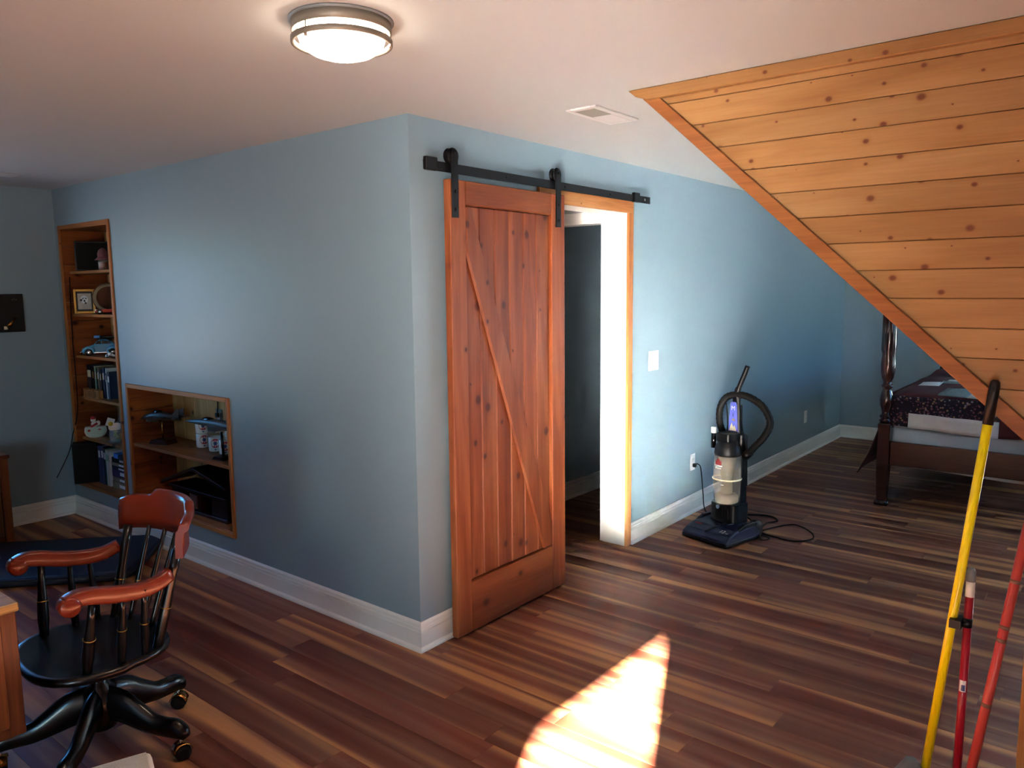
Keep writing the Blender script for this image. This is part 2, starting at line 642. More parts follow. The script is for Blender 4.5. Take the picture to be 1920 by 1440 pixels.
def emission(name, col, strength):
    mt, nt, b = _new(name)
    no = N(nt, 'ShaderNodeTexNoise', Scale=4.0)
    mr = N(nt, 'ShaderNodeMapRange')
    mr.inputs['To Min'].default_value = strength * 0.98
    mr.inputs['To Max'].default_value = strength * 1.02
    nt.links.new(no.outputs['Fac'], mr.inputs['Value'])
    b.inputs['Base Color'].default_value = (0.9, 0.88, 0.84, 1)
    b.inputs['Emission Color'].default_value = tuple(col) + (1,)
    nt.links.new(mr.outputs[0], b.inputs['Emission Strength'])
    b.inputs['Roughness'].default_value = 0.25


emission('lamp_glass', (1.0, 0.80, 0.62), 27.0)

# ------------------------------------------------------------------ the room shell
fl = struct(MB().box(XW - 0.12, XE + 0.12, YS - 0.12, YN + 0.12, -0.10, -0.0045).build('floor', 'slab'), 'reddish brown wood look plank floor')


def on_block(x, y):
    """inside the solid block behind the blue walls"""
    return x > 0.0 and y > 0.0


def in_view(p):
    d = Vector(p) - cam.matrix_world.translation
    z = d.dot(fw)
    if z < 0.2:
        return False
    return abs(d.dot(rt) / z) < 960 / 1451.7 + 0.03 and -(720 / 1451.7) - 0.03 < d.dot(up) / z < 720 / 1451.7


PW, PL, PT = 0.125, 1.22, 0.0045
rest = MB()
full_mesh = {}


def plank_rows():
    out = []
    nx0 = int(math.floor((XW) / PW))
    nx1 = int(math.ceil(XE / PW))
    rnd = random.Random(11)
    for i in range(nx0, nx1):
        x0, x1 = max(i * PW, XW), min((i + 1) * PW, XE)
        if x1 - x0 < 0.01:
            continue
        ph = rnd.random() * PL
        ymax = YN
        if x0 >= -0.001:
            ymax = 0.96 if 0.24 < x0 and x1 < 4.6 else 0.0
        y = YS - ph
        while y < ymax:
            a, bb = max(y, YS), min(y + PL, ymax)
            if bb - a > 0.02:
                out.append((x0, x1, a, bb))
            y += PL
    return out


vis, hid = [], []
for (x0, x1, a, bb) in plank_rows():
    cx = (x0 + x1) / 2
    seen = any(in_view((cx, a + (bb - a) * t, 0)) for t in (0, 0.25, 0.5, 0.75, 1))
    if seen and x0 >= -0.001 and bb > 0.0 and not (0.9 < cx < 3.4):
        if a >= -0.01:
            seen = False
    d = (Vector((cx, (a + bb) / 2, 0)) - cam.matrix_world.translation).length
    (vis if seen else hid).append((d, x0, x1, a, bb))
vis.sort()
hid += vis[296:]
vis = vis[:296]
g = 0.0003
for d, x0, x1, a, bb in vis:
    key = (round(x1 - x0, 4), round(bb - a, 4))
    loc = ((x0 + x1) / 2, (a + bb) / 2, 0)
    if key in full_mesh:
        ob = bpy.data.objects.new('plank', full_mesh[key])
        COL.objects.link(ob)
        ob.parent = fl
        ob.location = loc
    else:
        hx, hy = key[0] / 2 - g, key[1] / 2 - g
        ob = MB().box(-hx, hx, -hy, hy, -PT, 0).build('plank', 'floor_vinyl', fl, bevel=0.0005, loc=loc)
        full_mesh[key] = ob.data
for d, x0, x1, a, bb in hid:
    rest.box(x0 + g, x1 - g, a + g, bb - g, -PT, 0)
ro = rest.build('planks_out_of_sight', 'floor_vinyl', fl)
ro['kind'] = 'stuff'

struct(MB().box(XW - 0.12, XE + 0.12, YS - 0.12, YN + 0.12, H, H + 0.1).build('ceiling', 'ceiling_paint'), 'plain white painted ceiling')


def holed(mb, axis, a, b, u0, u1, v0, v1, holes):
    """wall slab a..b along axis with rectangular holes (hu0,hu1,hv0,hv1) in the other axes"""
    us = sorted({u0, u1} | {h[0] for h in holes} | {h[1] for h in holes})
    vs = sorted({v0, v1} | {h[2] for h in holes} | {h[3] for h in holes})
    for i in range(len(us) - 1):
        for j in range(len(vs) - 1):
            cu, cv = (us[i] + us[i + 1]) / 2, (vs[j] + vs[j + 1]) / 2
            if any(h[0] < cu < h[1] and h[2] < cv < h[3] for h in holes):
                continue
            if axis == 0:
                mb.box(a, b, us[i], us[i + 1], vs[j], vs[j + 1])
            else:
                mb.box(us[i], us[i + 1], a, b, vs[j], vs[j + 1])
    return mb


N1 = (2.895, 3.69, 0.245, 2.16)      # tall bookcase niche: y0, y1, z0, z1
N2 = (1.545, 2.79, 0.245, 1.06)      # low square niche
OPX, OPZ = (1.0, 1.85), 2.14         # doorway in the right wall
struct(holed(MB(), 0, 0.0, 0.10, 0.16, YN, 0.0, H, [N1, N2]).build('wall_left', 'blue_paint'), 'blue painted wall with two wooden niches')
struct(holed(MB(), 1, 0.0, 0.16, 0.0, XE, 0.0, H, [(OPX[0] - 0.02, OPX[1] + 0.02, -1, OPZ + 0.02)]).build('wall_right', 'blue_paint'), 'blue painted wall with the barn door')
struct(holed(MB(), 1, YN, YN + 0.12, XW - 0.12, XE, 0.0, H, [(WINX[0], WINX[1], WINZ[0], WINZ[1])]).build('wall_north', 'blue_paint'), 'blue painted end wall on the far left')
struct(MB().box(XE, XE + 0.12, YS - 0.12, YN + 0.12, 0.0, H).build('wall_east', 'blue_paint'), 'blue painted end wall behind the bed')
struct(MB().box(XW - 0.12, XW, YS - 0.12, YN, 0.0, H).build('wall_west', 'blue_paint'))
struct(holed(MB(), 1, YS - 0.12, YS, XW, XE, 0.0, H, [(DOORX[0], DOORX[1], -1, DOORZ), (SEX[0], SEX[1], SEZ[0], SEZ[1])]).build('wall_south', 'blue_paint'))
struct(MB().box(-60, 60, -60, 60, -0.35, -0.30).build('ground', 'bounce_ground'))  # unseen plane outdoors, added to bounce light up through the openings
# small hall behind the doorway
struct(MB().box(0.2, 4.6, 0.96, 1.06, 0.0, H).build('wall_hall_back', 'blue_paint'), 'dark blue hall wall seen through the doorway')
struct(MB().box(0.1, 0.2, 0.16, 1.06, 0.0, H).build('wall_hall_west', 'blue_paint'))
struct(MB().box(4.6, 4.7, 0.16, 1.06, 0.0, H).build('wall_hall_east', 'blue_paint'))
struct(MB().box(0.2, 1.85, 0.16, 0.96, 2.19, 2.24).build('ceiling_hall', 'ceiling_paint'))
hd = MB().box(1.85, 1.97, 0.17, 0.96, 2.165, H)
struct(hd.build('wall_hall_header', 'ceiling_paint'))

# ---- doorway lining and casing
dw = bpy.data.objects.new('door_1', None)
COL.objects.link(dw)
dw.location = (1.425, 0, 0)
struct(dw, 'doorway with white jambs and pine casing')
MB().box(1.85, 1.87, -0.002, 0.165, 0.0, OPZ).build('jamb', 'trim_white', dw, W=True, bevel=0.001)
MB().box(0.98, 1.0, -0.002, 0.165, 0.0, OPZ).build('jamb', 'trim_white', dw, W=True, bevel=0.001)
MB().box(0.98, 1.87, -0.002, 0.165, OPZ, OPZ + 0.02).build('head_jamb', 'trim_white', dw, W=True, bevel=0.001)
MB().box(1.85, 1.905, -0.02, -0.001, 0.0, OPZ).build('casing', 'casing_wood', dw, W=True, bevel=0.002)
MB().box(0.925, 1.0, -0.02, -0.001, 0.0, OPZ).build('casing', 'casing_wood', dw, W=True, bevel=0.002)
MB().box(0.925, 1.905, -0.02, -0.001, OPZ, OPZ + 0.078).build('head_casing', 'casing_head_wood', dw, W=True, bevel=0.002)
# inner cased opening to the right
di = bpy.data.objects.new('door_2', None)
COL.objects.link(di)
di.location = (1.85, 0.56, 0)
struct(di, 'white cased inner opening of the hall')
MB().box(1.85, 1.97, 0.17, 0.96, 2.09, 2.165).build('head_casing', 'trim_white', di, W=True, bevel=0.002)
MB().box(1.855, 1.97, 0.166, 0.19, 0.0, 2.09).build('jamb', 'trim_white', di, W=True, bevel=0.002)

# ---- windows / glazed door frames (they let the daylight in, behind and left of the view)
wf = bpy.data.objects.new('window_1', None)
COL.objects.link(wf)
wf.location = ((WINX[0] + WINX[1]) / 2, YN, WINZ[0])
struct(wf, 'north window out of the picture on the left')
for (a, b_, c, d_) in ((WINX[0] - .07, WINX[0], WINZ[0] - .07, WINZ[1] + .07), (WINX[1], WINX[1] + .07, WINZ[0] - .07, WINZ[1] + .07),
                       (WINX[0], WINX[1], WINZ[1], WINZ[1] + .07), (WINX[0], WINX[1], WINZ[0] - .07, WINZ[0])):
    MB().box(a, b_, YN - 0.018, YN - 0.001, c, d_).build('window_casing', 'trim_white', wf, W=True)
for (a, b_) in ((WINX[0], sum(WINX) / 2 - .02), (sum(WINX) / 2 + .02, WINX[1])):
    MB().box(a, b_, YN + .043, YN + .047, WINZ[0], WINZ[1]).build('pane', 'window_pane', wf, W=True)
MB().box(sum(WINX) / 2 - .02, sum(WINX) / 2 + .02, YN + .03, YN + .06, WINZ[0], WINZ[1]).build('mullion', 'trim_white', wf, W=True)


# ---- baseboards
def base_profile(h=0.137):
    # (offset from wall, z)
    return [(0, 0), (0.030, 0), (0.0295, 0.008), (0.026, 0.015), (0.019, 0.019), (0.015, 0.020), (0.015, 0.090), (0.0105, 0.0935), (0.0105, 0.0965), (0.0165, 0.099),
            (0.0165, 0.111), (0.0115, 0.1145), (0.0115, 0.118), (0.0145, 0.1205), (0.0135, 0.130), (0.008, h), (0, h)]


def baseboard(name, p0, p1, nrm, e0=0, e1=0, label=None):
    p0, p1, nrm = Vector(p0), Vector(p1), Vector(nrm)
    t = (p1 - p0).normalized()
    mb = MB()
    rs = []
    for p, s, e in ((p0, -1, e0), (p1, 1, e1)):
        rs.append([tuple(Vector((p.x, p.y, 0)) + Vector((nrm.x, nrm.y, 0)) * o + Vector((t.x, t.y, 0)) * (s * e * o) + Vector((0, 0, z))) for o, z in base_profile()])
    mb.rings(rs, True, True, False)
    return struct(mb.build(name, 'trim_white'), label)


e_ = 0.0008
baseboard('baseboard_left', (-e_, 0), (-e_, YN), (-1, 0), 1, -1, 'white baseboard under the niches')
baseboard('baseboard_right_near', (0, -e_), (0.925, -e_), (0, -1), 1, 0)
baseboard('baseboard_right', (1.905, -e_), (XE, -e_), (0, -1), 0, -1, 'white baseboard behind the vacuum cleaner')
baseboard('baseboard_north', (XW, YN - e_), (0, YN - e_), (0, -1), 0, -1)
baseboard('baseboard_east', (XE - e_, YS), (XE - e_, 0), (-1, 0), 0, -1)
baseboard('baseboard_hall', (0.2, 0.96 - e_), (4.6, 0.96 - e_), (0, -1), 0, 0)

# ---- stair enclosure clad in pine
SX = 0.328
SLOPE = 0.909
Y0 = -0.93


def diag(y):
    return H + (y - Y0) * SLOPE


YE_ = -3.52
stair = struct(MB().prism([(Y0 - 0.03, H), (YE_, H), (YE_, diag(YE_) + 0.03), (Y0 - 0.03, diag(Y0 - 0.03) + 0.028)], 0, SX + 0.02, 1.35).build('wall_stair', 'pine_trim'), 'boxed in staircase clad with knotty pine planks')
# fix cladding planks: horizontal boards, cut along the slope
PP = 0.0915
top = 2.371
zz = [H - 0.005, top]
while zz[-1] > 0.2:
    zz.append(zz[-1] - PP)
ZT = 0.062        # vertical height of the sloping trim
for i in range(len(zz) - 1):
    z1, z0 = zz[i], zz[i + 1]
    ya = (z1 - ZT - H) / SLOPE + Y0
    yb = (z0 - ZT - H) / SLOPE + Y0
    if yb < YE_ + 0.05:
        break
    ya = max(min(ya, Y0 - 0.02), YE_ + 0.01)
    cy, cz = (ya + YE_) / 2, (z0 + z1) / 2
    q = 0.0009
    poly = [(ya - cy, z1 - q - cz), (YE_ - cy, z1 - q - cz), (YE_ - cy, z0 + q - cz), (yb - cy, z0 + q - cz)]
    MB().prism(poly, 0, 0, 0.018).build('plank', 'pine_plank', stair, bevel=0.0018, loc=(SX, cy, cz))
# sloping trim board
yb = YE_
poly = [(Y0 - 0.045, diag(Y0 - 0.045) + 0.004), (Y0 - 0.045, diag(Y0 - 0.045) + ZT + 0.002), (yb, diag(yb) + ZT), (yb, diag(yb))]
tr = MB().prism(poly, 0, SX - 0.018, SX + 0.022).build('slope_trim', 'pine_trim', stair, bevel=0.002)
# ceiling trim with a pointed return
poly = [(Y0 + 0.012, H - 0.001), (YE_, H - 0.001), (YE_, H - 0.045), (Y0 - 0.075, H - 0.045), (Y0 - 0.02, H - 0.028)]
MB().prism(poly, 0, SX - 0.030, SX + 0.0).build('ceiling_trim', 'pine_plank', stair, bevel=0.003)
# post under the slope
py0, py1 = -2.415, -2.318
post = MB().prism([(py0, 0), (py1, 0), (py1, diag(py1) - 0.002), (py0, diag(py0) - 0.002)], 0, SX - 0.016, SX + 0.075).build('stair_post', 'casing_wood', stair, bevel=0.003)


# ------------------------------------------------------------------ barn door
bd = thing('barn_door', 'knotty orange wooden sliding barn door with a diagonal brace', 'door', (0.625, -0.055, 0))
DX0, DX1, DZ0, DZ1 = 0.174, 1.072, 0.010, 2.176
SXL, SXR, RZ0, RZ1 = 0.280, 0.952, 0.264, 2.066
F, BK = -0.077, -0.036
for a, b_ in ((DX0, SXL), (SXR, DX1)):
    MB().box(a, b_, F, BK, DZ0, DZ1).build('stile', 'door_wood', bd, W=True, bevel=0.004)
MB().box(SXL + .0005, SXR - .0005, F, BK, RZ1, DZ1).build('rail', 'door_rail_wood', bd, W=True, bevel=0.004)
MB().box(SXL + .0005, SXR - .0005, F, BK, DZ0, RZ0).build('rail', 'door_rail_wood', bd, W=True, bevel=0.004)
nb = 6
bw = (SXR - SXL) / nb
for k in range(nb):
    hx, hz = bw / 2 - 0.0006, (RZ1 - RZ0) / 2
    cx, cz = SXL + bw * (k + .5), (RZ0 + RZ1) / 2
    MB().box(-hx, hx, -0.010, 0.009, -hz, hz).build('board', 'door_wood', bd, bevel=0.0055, loc=(cx - 0.625, 0.007, cz))
# diagonal brace
bl = [(SXL, 2.0655), (SXL, 1.853), (0.872, RZ0 + .0005), (SXR, RZ0 + .0005), (SXR, 0.405), (0.318, 2.0655)]
br = MB().prism(bl, 1, F + 0.001, -0.0585)
br.build('brace', 'door_wood', bd, W=True, bevel=0.009)
for xs in (0.204, 1.006):
    st = MB()
    pl = [(xs - .021, 2.005), (xs + .021, 2.005)] + arc(xs, 2.285, 0.021, 0, PI, 8)
    st.prism(pl, 1, F - 0.0075, F - 0.001)
    s = st.build('hanger_strap', 'black_iron', bd, W=True, bevel=0.001)
    wh = MB().lathe([(0.004, -0.016), (0.034, -0.016), (0.036, -0.012), (0.031, -0.006), (0.031, 0.006), (0.036, 0.012), (0.034, 0.016), (0.004, 0.016)], n=24, axis=1, c=(xs, -0.0605, 2.278))
    wh.build('roller', 'black_iron', bd, W=True)
    for zb in (2.04, 2.12, 2.285):
        MB().lathe([(0.008, -0.004), (0.0075, 0), (0.008, 0.004)], n=8, axis=1, c=(xs + (.004 if zb < 2.2 else 0), F - 0.0105, zb)).build('bolt', 'black_iron', bd, W=True)
rl = thing('barn_door_rail', 'black flat steel sliding rail mounted above the barn door', 'rail', (1.03, -0.05, 2.205))
MB().box(0.030, 2.035, -0.0625, -0.0565, 2.204, 2.246).build('track', 'black_iron', rl, W=True, bevel=0.001)
for xs, w in ((0.066, 0.036), (1.848, 0.034)):
    MB().box(xs - w, xs + w, -0.078, -0.0565, 2.201, 2.258).build('end_stop', 'black_iron', rl, W=True, bevel=0.003)
for xs in (0.12, 0.60, 1.10, 1.56, 1.96):
    MB().lathe([(0.011, -0.0565), (0.011, -0.001)], n=12, axis=1, c=(xs, 0, 2.225)).build('spacer', 'black_iron', rl, W=True)
    MB().lathe([(0.009, -0.067), (0.009, -0.0625)], n=6, axis=1, c=(xs, 0, 2.225)).build('bolt_head', 'chrome' if xs == 1.96 else 'black_iron', rl, W=True)


# ------------------------------------------------------------------ niches
def niche(name, label, y0, y1, z0, z1, depth, shelves, t=0.019, fwid=0.028, side_boards=None, back_n=6):
    o = thing(name, label, 'shelves', (0.0, (y0 + y1) / 2, z0))
    x0 = -0.006
    # side facing the camera (far side) built of horizontal boards, near side one board
    n = side_boards
    hh = (z1 - z0) / n
    for k in range(n):
        hx, hz = (depth - 0.001) / 2, hh / 2 - 0.0006
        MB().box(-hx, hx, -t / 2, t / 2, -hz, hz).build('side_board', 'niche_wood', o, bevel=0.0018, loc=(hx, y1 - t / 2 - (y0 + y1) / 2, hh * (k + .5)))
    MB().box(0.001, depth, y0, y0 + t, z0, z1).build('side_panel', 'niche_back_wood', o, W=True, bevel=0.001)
    MB().box(0.001, depth, y0 + t, y1 - t, z1 - t, z1).build('top_panel', 'niche_shelf_wood', o, W=True)
    MB().box(0.001, depth, y0 + t, y1 - t, z0, z0 + t).build('bottom_panel', 'niche_shelf_wood', o, W=True, bevel=0.001)
    bwid = (y1 - y0) / back_n
    for k in range(back_n):
        hy, hz = bwid / 2 - 0.0007, (z1 - z0) / 2
        MB().box(0, 0.012, -hy, hy, -hz, hz).build('back_board', 'niche_back_wood', o, bevel=0.0018, loc=(depth + 0.0005, y0 + bwid * (k + .5) - (y0 + y1) / 2, hz))
    for sx0, zs in shelves:
        MB().box(sx0, depth - 0.001, y0 + t + .0005, y1 - t - .0005, zs - 0.020, zs).build('shelf', 'niche_shelf_wood', o, W=True, bevel=0.0015)
    e = 0.012
    for (a, b_, c, d_) in ((y0 - e, y0 + fwid - e, z0 - e, z1 + e), (y1 - fwid + e, y1 + e, z0 - e, z1 + e)):
        MB().box(-0.012, -0.0005, a, b_, c, d_).build('face_frame', 'niche_frame_wood', o, W=True, bevel=0.0015)
    for (c, d_) in ((z0 - e, z0 + fwid - e), (z1 - fwid + e, z1 + e)):
        MB().box(-0.012, -0.0005, y0 + fwid - e, y1 - fwid + e, c, d_).build('face_frame', 'niche_shelf_wood', o, W=True, bevel=0.0015)
    return o


SH1 = [1.842, 1.530, 1.222, 0.909, 0.600]
niche('built_in_bookcase', 'tall narrow pine bookcase recessed into the blue wall', *N1, 0.31, [(0.038, z) for z in SH1], side_boards=14, back_n=6)
niche('wall_niche', 'low square pine niche with one shelf recessed into the blue wall', *N2, 0.30, [(0.004, 0.662)], side_boards=9, back_n=8)
B1 = N1[2] + 0.0195      # top of the bookcase bottom
B2 = N2[2] + 0.0195


def facing(dx=-0.38, dy=-0.92):
    return math.atan2(dy, dx) + PI / 2      # local -Y faces (dx,dy)


FC = facing()

# --- top shelf
o = thing('storage_box', 'flat black square box leaning on the top bookcase shelf', 'box', (0.14, 3.475, SH1[0]), FC)
bx = MB().box(-0.125, 0.115, -0.02, 0.02, 0.0, 0.215)
bx.build('body', 'book_black', o, bevel=0.004)
MB().box(-0.118, 0.108, -0.0235, -0.0195, 0.010, 0.205).build('front_panel', 'dark_gap', o, bevel=0.002)
o = thing('jam_jar', 'small glass jar with a printed cloth cap on the top bookcase shelf', 'jar', (0.085, 3.21, SH1[0]))
MB().lathe([(0.028, 0), (0.034, 0.006), (0.035, 0.06), (0.029, 0.075)], n=18).build('glass', 'clear_glass', o)
MB().lathe([(0.030, 0.003), (0.031, 0.055)], n=16).build('contents', 'dark_red_print', o)
MB().lathe([(0.055, 0.070), (0.040, 0.085), (0.034, 0.092), (0.036, 0.115), (0.026, 0.14), (0.006, 0.155)], n=14).build('cloth_cap', 'cloth_print', o)

# --- second shelf
o = thing('picture_frame', 'gold picture frame with a photo of a white dog', 'picture frame', (0.085, 3.565, SH1[1]), FC)
w, h = 0.070, 0.182
lean = Matrix.Rotation(math.radians(-8), 4, 'X')
for (a, b_, c, d_) in ((-w, -w + .016, 0, h), (w - .016, w, 0, h), (-w + .016, w - .016, 0, .018), (-w + .016, w - .016, h - .018, h)):
    MB().box(a, b_, -0.009, 0.009, c, d_).rot(lean).build('frame_bar', 'gold_band', o, bevel=0.003)
MB().box(-w + .016, w - .016, -0.002, 0.003, .018, h - .018).rot(lean).build('mat', 'photo_dark', o)
MB().box(-w + .026, w - .026, -0.0045, -0.0015, .032, h - .032).rot(lean).build('photo', 'photo_grey', o)
dog = MB().sphere((0, -0.0055, 0.105), 0.026, s=(1, .08, 1.15))
dog.rot(lean).build('dog_face', 'book_white', o)
dg = MB()
for (x, z, r) in ((-0.010, 0.112, .0045), (0.010, 0.112, .0045), (0, 0.094, .006), (-0.022, 0.100, .007), (0.006, .078, .006)):
    dg.sphere((x, -0.0085, z), r, n=8, mrows=5, s=(1, .15, 1.2))
dg.rot(lean).build('dog_features', 'photo_dark', o)
MB().tube([(0, 0.012, 0.12), (0, 0.075, 0.0)], [0.006, 0.006], n=6).build('easel_leg', 'photo_dark', o)
o = thing('carved_plate', 'round carved wooden plate standing behind the red toy car', 'plate', (0.20, 3.42, SH1[1]), FC)
MB().lathe([(0.004, -0.012), (0.085, -0.014), (0.108, -0.020), (0.113, -0.014), (0.108, 0.004), (0.004, 0.008)], n=32, axis=1, c=(0, 0, 0.114)).rot(Matrix.Rotation(math.radians(-6), 4, 'X')).build('dish', 'carved_brown', o)
MB().lathe([(0.0845, -0.0165), (0.106, -0.0225), (0.107, -0.020), (0.0845, -0.0135)], n=32, axis=1, c=(0, 0, 0.114), caps=False).rot(Matrix.Rotation(math.radians(-6), 4, 'X')).build('rim_inlay', 'book_tan', o)
MB().box(-0.05, 0.05, -0.03, 0.04, 0, 0.006).build('stand', 'carved_brown', o, bevel=0.002)


def toy_wheel(par, x, y, r, w, mat='black_plastic', hub='chrome'):
    wl = MB().lathe([(r * .6, -w / 2), (r, -w / 2 + .001), (r, w / 2 - .001), (r * .6, w / 2)], n=16, axis=1, c=(x, y, r)).build('wheel', mat, par)
    MB().lathe([(0.001, -w / 2 - .0018), (r * .55, -w / 2 - .0012), (r * .62, -w / 2), (r * .62, w / 2), (r * .5, w / 2 + .001)], n=14, axis=1, c=(x, y, r)).build('hubcap', hub, wl)


# red toy car: side towards the room, nose to the left (local -X)
o = thing('toy_car', 'red die cast vintage roadster beside the picture frame', 'toy car', (0.105, 3.245, SH1[1]), FC - 0.05)
body = [(-.078, .012), (.072, .012), (.078, .024), (.074, .036), (.03, .040), (.012, .038), (-.02, .037), (-.055, .034), (-.074, .028)]
MB().prism(body, 1, -0.028, 0.028).build('body', 'toy_red', o, bevel=0.004, seg=2)
MB().prism([(0.0, .038), (.062, .038), (.056, .052), (.012, .053)], 1, -0.022, 0.022).build('cabin', 'window_dark', o, bevel=0.004)
MB().prism([(-0.06, .033), (-.035, .035), (-.036, .038), (-.06, .036)], 1, -0.012, 0.012).build('hood_ornament', 'chrome', o)
MB().box(-.085, -.077, -.030, .030, .012, .020).build('bumper', 'chrome', o, bevel=0.002)
for s in (-1, 1):
    MB().sphere((-.072, s * .020, .030), .008, n=10, mrows=6).build('headlight', 'ceramic_white', o)
for x in (-.048, .050):
    for s in (-1, 1):
        toy_wheel(o, x, s * .027, .017, .010)

# --- third shelf: blue beetle
o = thing('toy_car', 'light blue rounded vintage toy car with a loaded roof rack', 'toy car', (0.150, 3.49, SH1[2]), FC - 0.12)
prof = [(-.125, .030), (-.127, .042), (-.118, .058), (-.095, .070), (-.060, .078), (-.048, .082), (-.028, .106), (-.005, .117), (.030, .119), (.065, .108), (.095, .086), (.118, .056), (.126, .036), (.124, .024), (-.122, .022)]
rs = []
for y, sc in ((-.052, .86), (-.046, .97), (-.034, 1.0), (.034, 1.0), (.046, .97), (.052, .86)):
    rs.append([(x * (0.97 + .03 * sc), y * (1 if z < .08 else 0.80), .022 + (z - .022) * sc) for x, z in prof])
MB().rings(rs, True, True, True).build('body', 'toy_blue', o)
for x in (-.080, .078):
    for s in (-1, 1):
        fd = MB()
        ringp = []
        for k in range(9):
            a = PI * (-.08 + 1.16 * k / 8)
            ringp.append((x + .036 * math.cos(a), s * .050, .024 + .036 * math.sin(a)))
        fd.tube(ringp, [.006, .009, .011, .012, .012, .012, .011, .009, .006], n=8)
        fd.build('fender', 'toy_blue', o)
        toy_wheel(o, x, s * .050, .024, .016)
for s in (-1, 1):
    MB().prism([(-.040, .084), (-.024, .104), (.002, .111), (.002, .084)], 1, s * .0425 - .002, s * .0425 + .002).build('side_window', 'window_dark', o)
    MB().prism([(.008, .084), (.008, .111), (.036, .110), (.060, .098), (.066, .086)], 1, s * .0425 - .002, s * .0425 + .002).build('side_window', 'window_dark', o)
    MB().box(-.045, .045, s * .054 - .003, s * .054 + .003, .020, .025).build('running_board', 'chrome', o)
    MB().sphere((-.108, s * .042, .052), .010, n=10, mrows=6).build('headlight', 'chrome', o)
MB().tube([(-.134, -.05, .028), (-.136, 0, .028), (-.134, .05, .028)], .004, n=6).build('bumper', 'chrome', o)
MB().tube([(.134, -.05, .028), (.136, 0, .028), (.134, .05, .028)], .004, n=6).build('bumper', 'chrome', o)
rk = MB()
for x in (-.02, .04, .10):
    rk.tube([(x, -.042, .122), (x, .042, .122)], .0022, n=6)
for y in (-.04, 0, .04):
    rk.tube([(-.03, y, .125), (.11, y, .125)], .0022, n=6)
for x in (-.02, .06):
    for y in (-.04, .04):
        rk.tube([(x, y, .10), (x, y, .125)], .002, n=6)
rk.build('roof_rack', 'black_iron', o)
MB().box(-.045, -.005, -.025, .025, .127, .147).build('rack_crate', 'bright_blue', o, bevel=.003)
MB().prism(rrect(-.004, .118, -.020, .020, .018), 2, .127, .140).build('rack_board', 'window_dark', o, bevel=.003)
# small chrome motorcycle
o = thing('toy_motorcycle', 'tiny chrome toy motorcycle in front of the blue toy car', 'toy', (0.070, 3.17, SH1[2]), FC - 0.4)
for x in (-.022, .022):
    MB().lathe([(.007, -.004), (.0135, -.003), (.0135, .003), (.007, .004)], n=14, axis=1, c=(x, 0, .0135)).build('wheel', 'chrome', o)
MB().sphere((.0, 0, .026), .013, n=12, mrows=8, s=(1.4, .7, .9)).build('tank', 'ceramic_white', o)
MB().tube([(-.022, 0, .014), (-.012, 0, .040), (-.006, 0, .052)], .003, n=6).build('fork', 'chrome', o)
MB().tube([(-.006, -.014, .052), (-.008, 0, .054), (-.006, .014, .052)], .002, n=6).build('handlebar', 'black_iron', o)
MB().box(.004, .030, -.006, .006, .030, .036).build('saddle', 'black_plastic', o, bevel=.002)

# --- fourth shelf: books (spines to the room), wooden blocks
books = [(.078, .235, 'book_navy', 'thick navy book at the far left end of the book row'), (.030, .225, 'book_black', 'black book beside the thick navy one'),
         (.020, .230, 'book_cream', 'cream spined book in the book row'), (.024, .222, 'book_green', 'pale green spined book in the book row'),
         (.030, .215, 'book_black', 'black book right of the pale green one'), (.022, .228, 'book_tan', 'tan spined book in the middle of the book row'),
         (.028, .214, 'book_navy', 'navy book right of the tan one'), (.030, .218, 'book_black', 'wide black book near the right of the row'),
         (.026, .226, 'book_blue', 'blue book beside the white one'), (.026, .205, 'book_navy', 'short navy book leaning next to the white one'),
         (.016, .226, 'book_white', 'thin white book in the book row'), (.030, .200, 'book_blue', 'blue book at the right end of the book row')]
y = 3.640
for i, (tk, hh, mt_, lb) in enumerate(books):
    x0 = 0.092 + 0.008 * ((i * 7) % 5) / 4
    o = thing('book', lb, 'book', (x0, y - tk / 2, SH1[3]), 0, 'books standing in the middle of the bookcase')
    dpt = 0.16 - 0.01 * (i % 3)
    hy = tk / 2 - .0008
    cv = MB().box(0, dpt, hy - .0022, hy, 0, hh).box(0, dpt, -hy, -hy + .0022, 0, hh)
    cv.box(0, .003, -hy, hy, 0, hh)
    cv.build('cover', mt_, o)
    MB().box(.0035, dpt - .004, -hy + .0024, hy - .0024, .003, hh - .004).build('pages', 'book_cream', o)
    band = ['book_cream', 'gold_band', 'book_white'][i % 3]
    MB().box(-.0006, .0001, -hy * .7, hy * .7, hh * .62, hh * .84).build('title_band', band if mt_ not in ('book_white', 'book_cream') else 'book_blue', o)
    y -= tk
o = thing('letter_blocks', 'row of small carved wooden letter blocks in front of the books', 'blocks', (0.062, 3.49, SH1[3]))
for k in range(8):
    yy = 0.115 - k * 0.033
    b_ = MB().box(-.018, .018, yy - .0145, yy + .0145, 0, .066 - .004 * (k % 3)).build('block', 'block_wood', o, bevel=.003)
    MB().box(-.0195, -.0178, yy - .004 + .004 * (k % 2), yy + .004 - .002 * (k % 3), .010, .052).build('carved_letter', 'carved_brown', b_)

